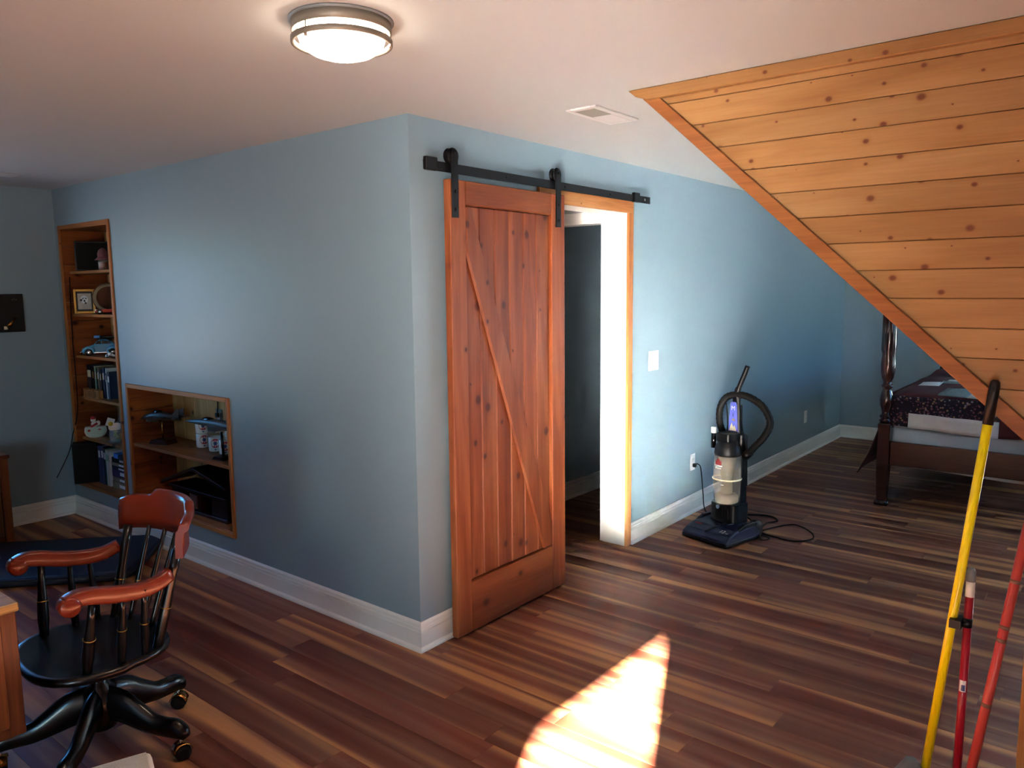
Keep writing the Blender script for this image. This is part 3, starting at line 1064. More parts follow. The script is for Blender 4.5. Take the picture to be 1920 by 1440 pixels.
# --- fifth shelf
o = thing('ceramic_planter', 'mint green ceramic planter with santa and bear figures', 'figurine', (0.085, 3.545, SH1[4]), FC)
pf = [(-.072, .085), (-.076, .05), (-.066, .022), (-.040, .004), (0, 0), (.040, .004), (.066, .022), (.076, .05), (.072, .085)]
MB().prism(pf, 1, -.032, .032).build('pot_rim', 'ceramic_white', o, bevel=.006, seg=2)
pf2 = [(x * .86, .006 + z * .88) for x, z in pf]
MB().prism(pf2, 1, -.0355, -.030).build('pot_front', 'mint', o, bevel=.002)
MB().sphere((-.005, -.018, .105), .024, s=(1, .8, 1.0)).build('bear_body', 'ceramic_white', o)
MB().sphere((-.012, -.020, .136), .019, s=(1, .9, .95)).build('bear_head', 'ceramic_white', o)
MB().lathe([(.019, .0), (.016, .010), (.008, .020), (.003, .022)], n=14, c=(-.012, -.020, .144)).build('santa_hat', 'santa_red', o)
MB().tube([(-.030, -.034, .088), (-.008, -.042, .100), (.014, -.036, .112)], .008, n=8).build('scarf', 'santa_red', o)
MB().sphere((.020, -.018, .110), .017, n=12, mrows=7, s=(.9, .8, 1.2)).build('second_bear', 'ceramic_white', o)
MB().sphere((-.044, -.036, .060), .009, n=10, mrows=6, s=(1.1, .5, 1)).build('mitten', 'santa_red', o)
MB().sphere((.026, -.038, .064), .007, n=10, mrows=6, s=(1.6, .5, .6)).build('mitten', 'santa_red', o)
o = thing('wooden_cube', 'dark brown cube box behind the planter', 'box', (0.215, 3.545, SH1[4]), FC)
MB().box(-.05, .05, -.05, .05, 0, .075).build('body', 'cardboard', o, bevel=.002)
MB().box(-.052, .052, -.052, .052, .075, .092).build('lid', 'cardboard', o, bevel=.002)
o = thing('glass_bowl', 'clear glass bowl of yellow daffodil blossoms', 'bowl', (0.120, 3.225, SH1[4]))
MB().lathe([(.05, .002), (.066, .006), (.072, .03), (.070, .095), (.066, .095), (.067, .03), (.05, .008)], n=26).build('bowl', 'clear_glass', o)
MB().lathe([(.06, 0), (.084, .002), (.088, .006), (.06, .006)], n=26).build('saucer', 'clear_glass', o)
random.seed(3)
for k in range(7):
    a = k * 2.4
    rr = 0.014 + 0.005 * k
    c = (rr * math.cos(a), rr * math.sin(a), .022 + .008 * k)
    fl_ = MB().sphere(c, .017, n=9, mrows=5, s=(1, 1, .45)).build('blossom', 'flower_yellow', o)
    MB().lathe([(.006, 0), (.009, .014)], n=8, c=(c[0], c[1], c[2])).build('trumpet', 'flower_yellow', fl_)
o = thing('gift_card', 'white folded card with a yellow flower standing over the glass bowl', 'card', (0.058, 3.19, SH1[4] + .0965), FC)
MB().box(-.060, -.010, -.002, .0, .022, .080).rot(Matrix.Rotation(math.radians(20), 4, 'Y')).build('card_panel', 'book_white', o)
MB().prism(rrect(-.030, .052, -.002, .052, .020), 1, .001, .003).build('card_panel', 'ceramic_white', o)
MB().sphere((-.014, -.006, .048), .016, n=10, mrows=6, s=(1, .4, 1)).build('flower', 'flower_yellow', o)
o = thing('glass_bottle', 'clear round glass bottle at the right of the lower bookcase shelf', 'bottle', (0.215, 3.33, SH1[4]))
MB().lathe([(.05, 0), (.058, .01), (.060, .13), (.050, .17), (.024, .20), (.022, .225), (.026, .230), (.022, .235)], n=22).build('glass', 'clear_glass', o)
MB().lathe([(.020, .230), (.022, .255), (.012, .265)], n=14).build('stopper', 'clear_glass', o)

# --- bottom compartment
o = thing('loudspeaker', 'black box loudspeaker standing at the left edge of the bookcase bottom', 'speaker', (0.022, 3.600, B1), FC - 0.06)
MB().box(-.083, .083, -.07, .06, 0, .300).build('cabinet', 'black_plastic', o, bevel=.004)
MB().box(-.076, .076, -.0755, -.0695, .008, .292).build('grille', 'dark_rubber', o, bevel=.002)
xx = [3.475, 3.428, 3.392]
vb = [(3.470, .050, .285, 'book_blue', 'wide blue binder beside the black loudspeaker'), (3.418, .046, .290, 'book_blue', 'second blue binder from the loudspeaker'),
      (3.372, .022, .280, 'book_black', 'thin black folder right of the blue binders'), (3.349, .014, .275, 'book_green', 'green spined magazine beside the binders'),
      (3.334, .014, .268, 'book_white', 'white magazine beside the green one'), (3.319, .015, .272, 'book_cream', 'cream magazine near the flat book stack'),
      (3.303, .014, .262, 'book_white', 'pale magazine next to the flat book stack')]
for i, (yy, tk, hh, mt_, lb) in enumerate(vb):
    o = thing('binder' if tk > .04 else 'magazine', lb, 'binder' if tk > .04 else 'magazine', (.055, yy - tk / 2, B1), 0, 'binders and magazines at the bottom of the bookcase')
    hy = tk / 2 - .0006
    MB().box(0, .003, -hy, hy, 0, hh).box(0, .21, hy - .002, hy, 0, hh).box(0, .21, -hy, -hy + .002, 0, hh).build('cover', mt_, o)
    MB().box(.004, .205, -hy + .0022, hy - .0022, .003, hh - .004).build('pages', 'book_white', o)
    MB().box(-.0006, .0001, -hy * .6, hy * .6, hh * .70, hh * .88).build('spine_label', 'book_white' if mt_ not in ('book_white', 'book_cream') else 'book_green', o)
fb = [(.050, 'book_tan', 'thick grey tan book at the bottom of the flat stack'), (.034, 'book_tan', 'second tan book in the flat stack'), (.056, 'book_purple', 'purple book in the flat stack'),
      (.026, 'book_navy', 'navy book on the purple one in the flat stack'), (.024, 'book_tan', 'thin tan book high in the flat stack'), (.036, 'book_black', 'black book under the bright blue box')]
z = B1
for i, (tk, mt_, lb) in enumerate(fb):
    o = thing('book', lb, 'book', (.055 + .006 * (i % 3), 3.10, z), 0.03 * ((i % 3) - 1), 'books lying flat at the bottom of the bookcase')
    w_ = .165 - .006 * (i % 2)
    MB().box(0, .003, -w_, w_, 0, tk - .0004).box(0, .18, -w_, w_, 0, .002).box(0, .18, -w_, w_, tk - .0024, tk - .0004).build('cover', mt_, o)
    MB().box(.004, .176, -w_ + .004, w_ - .004, .0022, tk - .0026).build('pages', 'book_cream', o)
    MB().box(-.0006, .0001, -w_ * .5, w_ * .3, tk * .25, tk * .7).build('title_band', 'book_white', o)
    z += tk
o = thing('small_box', 'small bright blue box on top of the flat book stack', 'box', (.085, 3.16, z))
MB().box(-.03, .06, -.02, .05, 0, .034).build('body', 'bright_blue', o, bevel=.002)
MB().box(-.031, .061, -.09, -.0205, 0, .030).build('dark_half', 'book_navy', o, bevel=.002)

# black cord hanging down the bookcase
pts = bez([(.030, 3.655, 1.80), (.024, 3.66, 1.6), (.020, 3.664, 1.3), (.016, 3.650, 1.05), (.010, 3.652, .80), (-.018, 3.700, .62), (-.030, 3.745, .50), (-.075, 3.755, .40), (-.135, 3.752, .30)], 6)
tag(MB().tube(pts, .0035, n=6).build('cord', 'dark_rubber'), 'thin black cord hanging down the left edge of the bookcase', 'cord')

# --- niche 2: model plane on a stand
o = thing('model_plane', 'dark pewter model fighter plane on a small wooden stand', 'model', (0.120, 2.585, 0.662), math.radians(108))
# local +X = nose (to the left in view)
MB().prism([(-.085, 0), (.085, 0), (.060, .030), (-.060, .030)], 1, -.05, .05).build('base', 'dark_stained', o, bevel=.003)
MB().tube([(0, 0, .03), (.004, 0, .09), (0, 0, .165)], .005, n=8).build('post', 'brass', o)
MB().tube([(-.16, 0, .175), (-.10, 0, .185), (0, 0, .19), (.08, 0, .185), (.15, 0, .172), (.19, 0, .160)], [.010, .024, .030, .026, .016, .003], n=12).build('fuselage', 'pewter', o)
MB().sphere((.03, 0, .212), .022, n=12, mrows=8, s=(1.9, .8, .8)).build('canopy', 'window_dark', o)
for s in (-1, 1):
    MB().prism([(.06, s * .02), (-.02, s * .15), (-.055, s * .15), (-.05, s * .02)], 2, .180, .186).build('wing', 'pewter', o)
    MB().prism([(-.11, s * .015), (-.15, s * .07), (-.175, s * .07), (-.16, s * .015)], 2, .182, .187).build('tailplane', 'pewter', o)
    MB().prism([(-.10, .19), (-.15, .245), (-.175, .245), (-.165, .18)], 1, s * .022 - .002, s * .022 + .002).build('tail_fin', 'pewter', o)
    MB().tube([(.06, s * .07, .166), (-.03, s * .07, .166)], .009, n=8).build('missile', 'pewter', o)
# silver jet
o = thing('model_jet', 'long silver model jet on a dark stand in front of the mugs', 'model', (0.085, 1.80, 0.662), math.radians(97))
MB().prism([(-.06, 0), (.05, 0), (.03, .02), (-.04, .02)], 1, -.035, .035).build('base', 'dark_stained', o, bevel=.002)
MB().tube([(-.02, 0, .02), (-.01, 0, .19)], .008, n=8).build('post', 'window_dark', o)
MB().tube([(-.22, 0, .200), (-.16, 0, .212), (-.05, 0, .218), (.05, 0, .220), (.16, 0, .218), (.27, 0, .214), (.34, 0, .210)], [(.016, .030), (.020, .036), (.024, .034), (.026, .028), (.022, .022), (.012, .013), (.002, .002)], n=14).build('fuselage', 'silver_jet', o)
MB().sphere((.10, 0, .236), .022, n=14, mrows=8, s=(3.0, .75, .75)).build('canopy', 'window_dark', o)
for s in (-1, 1):
    MB().prism([(.09, s * .025), (-.10, s * .16), (-.17, s * .16), (-.16, s * .025)], 2, .204, .211).build('wing', 'silver_jet', o)
    MB().prism([(-.13, .215), (-.20, .290), (-.23, .290), (-.21, .212)], 1, s * .03 - .002, s * .03 + .002).build('tail_fin', 'silver_jet', o)


def mug(label, x, y, z, ang):
    o = thing('mug', label, 'mug', (x, y, z), ang, 'white emblem mugs in the wall niche')
    R, hh = .041, .094
    MB().lathe([(.034, 0), (.039, .003), (R, .010), (R, hh - .002), (R - .002, hh), (R - .0045, hh - .002), (R - .005, .012), (.002, .008)], n=24).build('body', 'ceramic_white', o)
    MB().tube(bez([(0.036, 0, .074), (.060, 0, .070), (.066, 0, .048), (.058, 0, .026), (.036, 0, .020)], 5), .0048, n=8).build('handle', 'ceramic_white', o)
    # emblem on the side facing the room (local -X... wrapped patches)
    def patch(name, mat, pts_, lift):
        mb = MB()
        outer = [((R + lift) * math.cos(PI + u / R), (R + lift) * math.sin(PI + u / R), v) for u, v in pts_]
        n = len(outer)
        c = ((R + lift) * math.cos(PI), 0, sum(p[1] for p in pts_) / n)
        mb.add([c] + outer, [(0, i + 1, (i + 1) % n + 1) for i in range(n)], True)
        mb.build(name, mat, o)
    zc = .055
    patch('emblem_ring', 'emblem_red', [(.027 * math.cos(a) * (1 if abs(math.cos(a)) < .9 else 1.05), zc + .030 * math.sin(a)) for a in [2 * PI * k / 20 for k in range(20)]], .0004)
    patch('emblem_field', 'ceramic_white', [(.024 * math.cos(a), zc + .024 * math.sin(a)) for a in [2 * PI * k / 4 for k in range(4)]], .0008)
    patch('emblem_core', 'emblem_blue', [(.011 * math.cos(a), zc + .011 * math.sin(a)) for a in [2 * PI * k / 12 for k in range(12)]], .0012)
    patch('emblem_mark', 'emblem_blue', [(-.006, .012), (.006, .012), (.006, .019), (-.006, .019)], .0004)


mug('white emblem mug at the bottom of the two mug stack', .215, 2.245, .662, 1.30)
mug('white emblem mug stacked on top of another mug', .213, 2.243, .7565, 1.25)
mug('white emblem mug in the middle of the mug row', .200, 2.065, .662, 1.05)
mug('white emblem mug at the right end of the mug row', .190, 1.925, .662, 0.95)
mug('white emblem mug at the back between the others', .248, 1.955, .7565, 2.6)
mug('white emblem mug under the back stacked mug', .2485, 1.953, .662, 2.3)
# outlet and cord at the niche back
o = thing('wall_outlet', 'grey outlet plate on the pale boards inside the niche', 'outlet', (.2995, 2.165, .855))
MB().box(-.006, 0, -.036, .036, -.058, .058).build('plate', 'grey_plastic', o, bevel=.002)
MB().box(-.010, -.0055, -.017, .017, -.036, .036).build('receptacle', 'white_plastic', o, bevel=.002)
MB().box(-.028, -.0095, -.013, .013, .004, .034).build('plug', 'black_plastic', o, bevel=.003)
tag(MB().tube(bez([(.285, 2.165, .885), (.292, 2.168, .95), (.294, 2.170, 1.035)], 5), .0035, n=6).build('cord', 'dark_rubber'), 'short dark cord running up from the outlet inside the niche', 'cord')

# dark wooden house-like bench in the lower niche
o = thing('wooden_model_house', 'dark wooden model house with a gabled roof in the lower niche', 'model', (.175, 2.10, B2))
for s, (ya, za, yb, zb) in ((1, (.42, .17, .02, .305)), (-1, (.02, .305, -.36, .225))):
    dy, dz = yb - ya, zb - za
    ln = math.hypot(dy, dz)
    nx, nz = -dz / ln * .018, dy / ln * .018
    MB().prism([(ya, za), (yb, zb), (yb + abs(nx) * 0, zb - .020), (ya, za - .020)], 0, -.12, .105).build('roof_panel', 'dark_stained', o, bevel=.002)
MB().box(-.105, .095, -.345, .36, .130, .150).build('upper_beam', 'dark_stained', o, bevel=.002)
for (ya, yb) in ((.20, .33), (-.02, .10), (-.34, -.16)):
    MB().box(-.095, .09, ya, yb, .022, .130).build('pier', 'dark_stained', o, bevel=.002)
MB().box(-.115, .10, -.36, .36, 0, .022).build('floor_board', 'dark_stained', o, bevel=.002)
MB().box(-.103, -.0955, .0, .09, .03, .12).build('door_panel', 'cardboard', o)

# ------------------------------------------------------------------ wall picture (far left), cabinet, pad
o = thing('wall_picture', 'dark framed picture with a pale brush mark on the far left wall', 'picture', (-.46, YN, 1.41))
MB().box(-.665, -.258, YN - .022, YN - .001, 1.410, 1.680).build('board', 'mat_board', o, W=True, bevel=.003)
MB().tube([(-.372, YN - .024, 1.445), (-.345, YN - .024, 1.475), (-.318, YN - .024, 1.515)], [.014, .010, .008], n=6, flat=.2).build('brush_mark', 'brass', o, W=True)
MB().box(-.395, -.372, YN - .0245, YN - .021, 1.430, 1.452).build('pale_tip', 'book_cream', o, W=True)
for k in range(3):
    MB().sphere((-.305 - .012 * k, YN - .023, 1.640 + .003 * (k % 2)), .004, n=8, mrows=5, s=(.5, .5, 1.4)).build('letter_mark', 'book_tan', o, W=True)

o = thing('side_cabinet', 'low brown wooden cabinet against the far left wall', 'cabinet', (-.90, 3.52, 0))
cx0, cx1, cy0, cy1, cz = -1.25, -.590, 3.30, 3.735, .590
MB().box(cx0, cx1, cy0 + .018, cy1, 0.0, cz).build('body', 'oak', o, W=True, bevel=.002)
MB().box(cx0 - .01, cx1 + .01, cy0 - .012, cy1 + .005, cz, cz + .026).build('top', 'oak', o, W=True, bevel=.006, seg=2)
for (a, b_) in ((cx0, cx0 + .05), (cx1 - .05, cx1)):
    MB().box(a, b_, cy0, cy0 + .0175, 0, cz - .001).build('stile', 'oak', o, W=True, bevel=.002)
MB().box(cx0 + .052, (cx0 + cx1) / 2 - .001, cy0 + .004, cy0 + .0175, .06, cz - .05).build('door', 'oak', o, W=True, bevel=.004)
d2 = MB().box((cx0 + cx1) / 2 + .001, cx1 - .052, cy0 + .004, cy0 + .0175, .06, cz - .05).build('door', 'oak', o, W=True, bevel=.004)
MB().box(cx0 + .051, cx1 - .051, cy0 + .001, cy0 + .0175, cz - .048, cz - .002).build('rail', 'oak', o, W=True, bevel=.002)

# navy floor pad lying diagonally
o = thing('floor_pad', 'navy blue padded floor cushion lying between the cabinet and the office chair', 'cushion', (-.62, 2.66, 0), math.radians(-43))
prof = [(x, y) for x, y in rrect(-.75, .60, -.37, .37, .12, 6)]
rs = []
for z, s in ((0.001, -.012), (.012, 0), (.040, 0), (.052, -.010), (.056, -.03)):
    rs.append([(x + s * (1 if x > 0 else -1), y + s * (1 if y > 0 else -1), z) for x, y in prof])
MB().rings(rs, True, True, True).build('pad', 'navy_pad', o)
sm = [(x, y, .046) for x, y in rrect(-.752, .602, -.372, .372, .12, 6)]
MB().tube(sm + [sm[0]], .005, n=6, caps=False).build('piping', 'book_navy', o)

# ------------------------------------------------------------------ desk (left edge), heater
o = thing('desk', 'oak desk with a worn pale top edge at the left', 'desk', (-2.0, .45, 0))
tx, ty, tz = -1.608, .080, .75
MB().box(-2.5, tx, ty, 1.05, tz - .028, tz).build('top', 'oak_top', o, W=True, bevel=.004)
MB().box(-2.46, tx - .006, ty + .012, 0.98, .325, tz - .0285).build('drawer_box', 'oak', o, W=True, bevel=.003)
MB().box(-2.40, tx - .05, ty + .006, ty + .0115, .36, tz - .06).build('drawer_front', 'oak', o, W=True, bevel=.002)
for (a, b_) in ((-2.44, .97), (tx - .09, .97), (-2.44, .12)):
    MB().box(a, a + .05, b_ - .05, b_, 0, .3245).build('leg', 'oak', o, W=True, bevel=.003)

o = thing('fan_heater', 'white plastic heater with a slotted top at the bottom edge of the picture', 'heater', (-1.585, -.372, 0), math.radians(-20))
wv = MB()
out = rrect(-.17, .13, -.115, .075, .022, 5)
rs = []
for z, s in ((.0, -.012), (.01, 0), (.335, 0), (.346, -.003), (.350, -.010)):
    rs.append([(x + s * (1 if x > -.02 else -1), y + s * (1 if y > -.02 else -1), z) for x, y in out])
wv.rings(rs, True, True, True).build('housing', 'white_plastic', o)
MB().box(-.156, .116, -.102, .061, .3495, .3505).build('grille_recess', 'dark_gap', o)
for k in range(27):
    yy = -.101 + k * .0061
    MB().box(-.156, .116, yy, yy + .0032, .3505, .3540).build('slat', 'white_plastic', o)

# ------------------------------------------------------------------ office chair (captain's chair on casters)
ch = thing('office_chair', 'black wooden captains desk chair with cherry red arms and crest on casters', 'chair', (-1.285, .365, 0), math.radians(176))
# base
hub = MB().lathe([(.030, .085), (.050, .095), (.056, .15), (.052, .245), (.030, .262), (.026, .32), (.060, .335), (.075, .352)], n=18)
hub.build('column', 'black_gloss', ch)
MB().box(-.13, .13, -.10, .10, .350, .3695).build('seat_plate', 'black_iron', ch, bevel=.004)
base0 = math.radians(-26.5 - 36 - 176)
for k in range(5):
    a = base0 + k * 2 * PI / 5
    c, s = math.cos(a), math.sin(a)
    prof = [(.035, .185, .070, .028), (.09, .178, .066, .028), (.15, .150, .052, .027), (.21, .124, .040, .026), (.265, .116, .036, .026), (.305, .114, .037, .028), (.332, .100, .030, .026), (.344, .083, .017, .017)]
    lg = MB()
    pts = bez([(r * c, r * s, z) for r, z, _, _ in prof], 3)
    rad = []
    for i in range(len(pts)):
        t = i / 3.0
        j = min(int(t), len(prof) - 2)
        u = min(t - j, 1.0)
        rad.append((prof[j][2] + (prof[j + 1][2] - prof[j][2]) * u, prof[j][3] + (prof[j + 1][3] - prof[j][3]) * u))
    leg = lg.tube(pts, rad, n=12).build('base_leg', 'black_gloss', ch)
    MB().lathe([(.006, .05), (.006, .085)], n=8, c=(.322 * c, .322 * s, 0)).build('caster_stem', 'chrome', leg)
    th = a + 0.9 + 1.3 * k
    rotw = Matrix.Translation((.325 * c, .325 * s, 0)) @ Matrix.Rotation(th, 4, 'Z')
    MB().lathe([(.012, -.021), (.028, -.020), (.030, -.004), (.022, -.003), (.022, .003), (.030, .004), (.028, .020), (.012, .021)], n=18, axis=1, c=(0, 0, .030)).rot(rotw).build('caster_wheel', 'dark_rubber', leg)
    hood = MB()
    rs = []
    for j in range(9):
        aa = math.radians(10 + 160 * j / 8)
        rs.append([(.0335 * math.cos(aa), -.023, .030 + .0335 * math.sin(aa)), (.0335 * math.cos(aa), .023, .030 + .0335 * math.sin(aa)),
                   (.0315 * math.cos(aa), .023, .030 + .0315 * math.sin(aa)), (.0315 * math.cos(aa), -.023, .030 + .0315 * math.sin(aa))])
    hood.rings(rs, True, True, True)
    hood.rot(rotw).build('caster_hood', 'brass', leg)
# seat
DZ_ = -.050
seat = []
for k in range(40):
    a = 2 * PI * k / 40
    ca, sa = math.cos(a), math.sin(a)
    n_ = 2.7
    r = (abs(ca / (.250 if ca > 0 else .228)) ** n_ + abs(sa / (.272 if ca > 0 else .255)) ** n_) ** (-1 / n_)
    seat.append((r * ca, r * sa))
rs = []
for z, s in ((.421, .80), (.428, .90), (.440, .985), (.452, 1.0), (.462, .99), (.467, .96), (.465, .90), (.459, .74), (.455, .4), (.455, .05)):
    rs.append([(x * s, y * s, z + DZ_) for x, y in seat])
MB().rings(rs, True, True, True).build('seat', 'black_gloss', ch)


def spindle(name, p0, p1, r0_, rm, r1_, ring=True, t_ring=.42, mat='black_gloss'):
    P0, P1 = Vector(p0), Vector(p1)
    ts = [0, .12, .25, .38, .42, .46, .60, .8, 1.0]
    rr = [r0_, r0_ * 1.05, rm * 1.02, rm, rm * .94, rm * .96, rm * .82, r1_ * 1.05, r1_]
    pts = [P0.lerp(P1, t) for t in ts]
    ob = MB().tube(pts, rr, n=10).build(name, mat, ch)
    if ring:
        q = P0.lerp(P1, t_ring)
        q2 = P0.lerp(P1, t_ring + .003 / (P1 - P0).length)
        MB().tube([q, q2], [rm * 1.06, rm * 1.06], n=10).build('gold_ring', 'gold_band', ob)
    return ob


# back: two posts and five spindles, crest
for i in range(7):
    t = (i - 3) / 3.0
    y0_, y1_ = t * .200, t * .222
    x0_ = -.196 + .060 * t * t
    x1_ = -.318 + .095 * t * t
    post = abs(t) > .99
    spindle('back_post' if post else 'back_spindle', (x0_, y0_, .452 + DZ_), (x1_, y1_, .812 + DZ_), .016 if post else .0095, .0195 if post else .0125, .017 if post else .0085)
# crest rail: curved in plan, scrolled top, deeper at the ends
cr = []
for j in range(25):
    t = (j - 12) / 12.0
    y = t * .268
    x = -.322 + .112 * t * t
    step = 1 if abs(t) < .50 else max(0.0, 1 - (abs(t) - .50) / .10)
    hgt = .128 + .026 * step - .016 * max(0, abs(t) - .85) / .15
    low = -.012 * (abs(t) ** 6)
    sec = [(.014, low), (.013, .045), (.008, .085), (.000, hgt - .022), (-.004, hgt - .006), (-.014, hgt), (-.030, hgt - .003), (-.037, hgt - .014), (-.032, hgt - .026), (-.022, hgt - .030), (-.018, .075), (-.012, .045), (-.012, low)]
    nx = Vector((1, -0.84 * t, 0)).normalized()
    cr.append([(x + nx.x * a, y + nx.y * a, .802 + DZ_ + b_) for a, b_ in sec])
MB().rings(cr, True, True, True).build('crest_rail', 'cherry', ch, bevel=0)
# arms: S-curved flat sided boards with a rounded scroll at the front
for s in (-1, 1):
    path = bez([(-.186, s * .236, .684), (-.13, s * .246, .664), (-.06, s * .256, .662), (.02, s * .264, .676), (.085, s * .270, .694), (.135, s * .274, .700), (.168, s * .276, .690)], 4)
    npt = len(path)
    rs = []
    for i, p in enumerate(path):
        t = i / (npt - 1)
        h_ = .024 + .004 * math.sin(t * PI)
        w_ = .017 + .006 * t
        tn = (path[min(i + 1, npt - 1)] - path[max(i - 1, 0)]).normalized()
        up_ = Vector((-tn.z, 0, tn.x)).normalized()
        sd = Vector((-tn.y, tn.x, 0)).normalized()
        ring = []
        for (a, b_) in rrect(-w_, w_, -h_, h_, .009, 3):
            ring.append(tuple(p + sd * a + up_ * b_))
        rs.append(ring)
    arm = MB().rings(rs, True, True, True).build('arm', 'cherry', ch)
    MB().lathe([(.004, -.0245), (.028, -.024), (.033, -.019), (.033, .019), (.028, .024), (.004, .0245)], n=22, axis=1, c=(.158, s * .276, .682)).build('scroll', 'cherry', arm)
    for (xa, xb, f) in ((.105, .085, 1.25), (-.005, -.012, 1.0), (-.085, -.082, .95)):
        spindle('arm_spindle', (xa, s * (.218 if f > 1 else .224), .455 + DZ_), (xb, s * .264, .665), .013 * f, .016 * f, .010 * f, t_ring=.50)

# ------------------------------------------------------------------ ceiling lamp
LX, LY = -.925, -.705
o = thing('ceiling_lamp', 'round flush ceiling lamp with a glowing frosted bowl and nickel rings', 'lamp', (LX, LY, H))
MB().lathe([(.005, -.001), (.147, -.001), (.147, -.004), (.136, -.009), (.005, -.009)], n=40).build('ceiling_plate', 'grey_plastic', o)
MB().lathe([(.134, -.006), (.140, -.006), (.140, -.034), (.134, -.034), (.134, -.006)], n=48, caps=False).build('upper_ring', 'brushed_nickel', o)
MB().lathe([(.133, -.051), (.142, -.051), (.142, -.065), (.133, -.065), (.133, -.051)], n=48, caps=False).build('lower_ring', 'brushed_nickel', o)
bw_ = [(.120, -.010), (.121, -.050), (.117, -.062), (.106, -.076), (.087, -.088), (.06, -.097), (.03, -.101), (.002, -.102)]
MB().lathe(bw_, n=40).build('glass_bowl', 'lamp_glass', o)
for k in range(3):
    a = math.radians(187 + 120 * k)
    c, s = math.cos(a), math.sin(a)
    MB().tube([(.1375 * c, .1375 * s, -.030), (.1375 * c, .1375 * s, -.060)], .0022, n=8).build('ring_post', 'brushed_nickel', o)
    MB().tube([(.1385 * c, .1385 * s, -.054), (.1385 * c, .1385 * s, -.074)], .0048, n=8).build('post_nut', 'brushed_nickel', o)

# ------------------------------------------------------------------ ceiling vents
o = thing('ceiling_vent', 'white rectangular ceiling air register with a grey louvred half', 'vent', (.58, -.625, H))
vx0, vx1, vy0, vy1 = .402, .762, -.702, -.550
for (a, b_, c, d_) in ((vx0, vx1, vy0, vy0 + .026), (vx0, vx1, vy1 - .026, vy1), (vx0, vx0 + .030, vy0 + .026, vy1 - .026), (vx1 - .03, vx1, vy0 + .026, vy1 - .026)):
    MB().box(a, b_, c, d_, H - .009, H - .0005).build('frame_bar', 'vent_white', o, W=True, bevel=.002)
MB().box(vx0 + .03, vx1 - .03, vy0 + .026, vy1 - .026, H - .004, H - .001).build('backing', 'dark_gap', o, W=True)
for k in range(12):
    yy = vy0 + .029 + k * .0083
    MB().box(vx0 + .032, .575, yy, yy + .0065, H - .008, H - .0045).build('louvre', 'vent_grey', o, W=True)
    MB().box(.577, vx1 - .031, yy, yy + .0078, H - .008, H - .0045).build('louvre', 'vent_white', o, W=True)
o = thing('ceiling_vent', 'small white ceiling air register at the far left edge of the ceiling', 'vent', (-.62, 3.17, H))
for (a, b_, c, d_) in ((-.80, -.44, 3.09, 3.115), (-.80, -.44, 3.215, 3.24), (-.80, -.77, 3.115, 3.215), (-.47, -.44, 3.115, 3.215)):
    MB().box(a, b_, c, d_, H - .009, H - .0005).build('frame_bar', 'vent_white', o, W=True, bevel=.002)
MB().box(-.77, -.47, 3.115, 3.215, H - .004, H - .001).build('backing', 'dark_gap', o, W=True)
for k in range(10):
    yy = 3.117 + k * .0098
    MB().box(-.769, -.471, yy, yy + .007, H - .008, H - .0045).build('louvre', 'vent_white', o, W=True)

# ------------------------------------------------------------------ switches and outlets on the right wall
o = thing('switch_plate', 'white double wall plate with switch and knobs beside the doorway', 'switch', (2.212, 0, 1.192))
MB().box(-.066, .066, -.006, -.0005, -.066, .066).build('plate', 'white_plastic', o, bevel=.003, seg=2)
for (x, z) in ((-.026, .022), (-.026, -.022), (.028, .016)):
    MB().lathe([(.0125, -.006), (.0125, -.010), (.010, -.020), (.003, -.021)][::-1], n=16, axis=1, c=(x, 0, z)).build('knob', 'white_plastic', o)
o = thing('wall_outlet', 'white wall outlet with the vacuum cord plugged in', 'outlet', (2.832, 0, .382))
MB().box(-.038, .038, -.006, -.0005, -.062, .062).build('plate', 'white_plastic', o, bevel=.003, seg=2)
for z in (.022, -.022):
    rc = MB().prism(rrect(-.016, .016, z - .014, z + .014, .009), 1, -.0085, -.0055).build('receptacle', 'white_plastic', o)
    for dx in (-.006, .006):
        MB().box(dx - .0011, dx + .0011, -.0088, -.0084, z - .001, z + .007).build('slot', 'dark_gap', rc)
o = thing('wall_outlet', 'white wall outlet low on the wall near the bed', 'outlet', (5.35, 0, .382))
MB().box(-.038, .038, -.006, -.0005, -.062, .062).build('plate', 'white_plastic', o, bevel=.003, seg=2)
for z in (.022, -.022):
    rc = MB().prism(rrect(-.016, .016, z - .014, z + .014, .009), 1, -.0085, -.0055).build('receptacle', 'white_plastic', o)
    for dx in (-.006, .006):
        MB().box(dx - .0011, dx + .0011, -.0088, -.0084, z - .001, z + .007).build('slot', 'dark_gap', rc)

# ------------------------------------------------------------------ vacuum cleaner (local: +X forward)
VR = math.radians(166)
vc = thing('vacuum_cleaner', 'black and navy upright vacuum cleaner with a clear dust bin and looped hose', 'vacuum', (2.44, -.440, 0), VR)
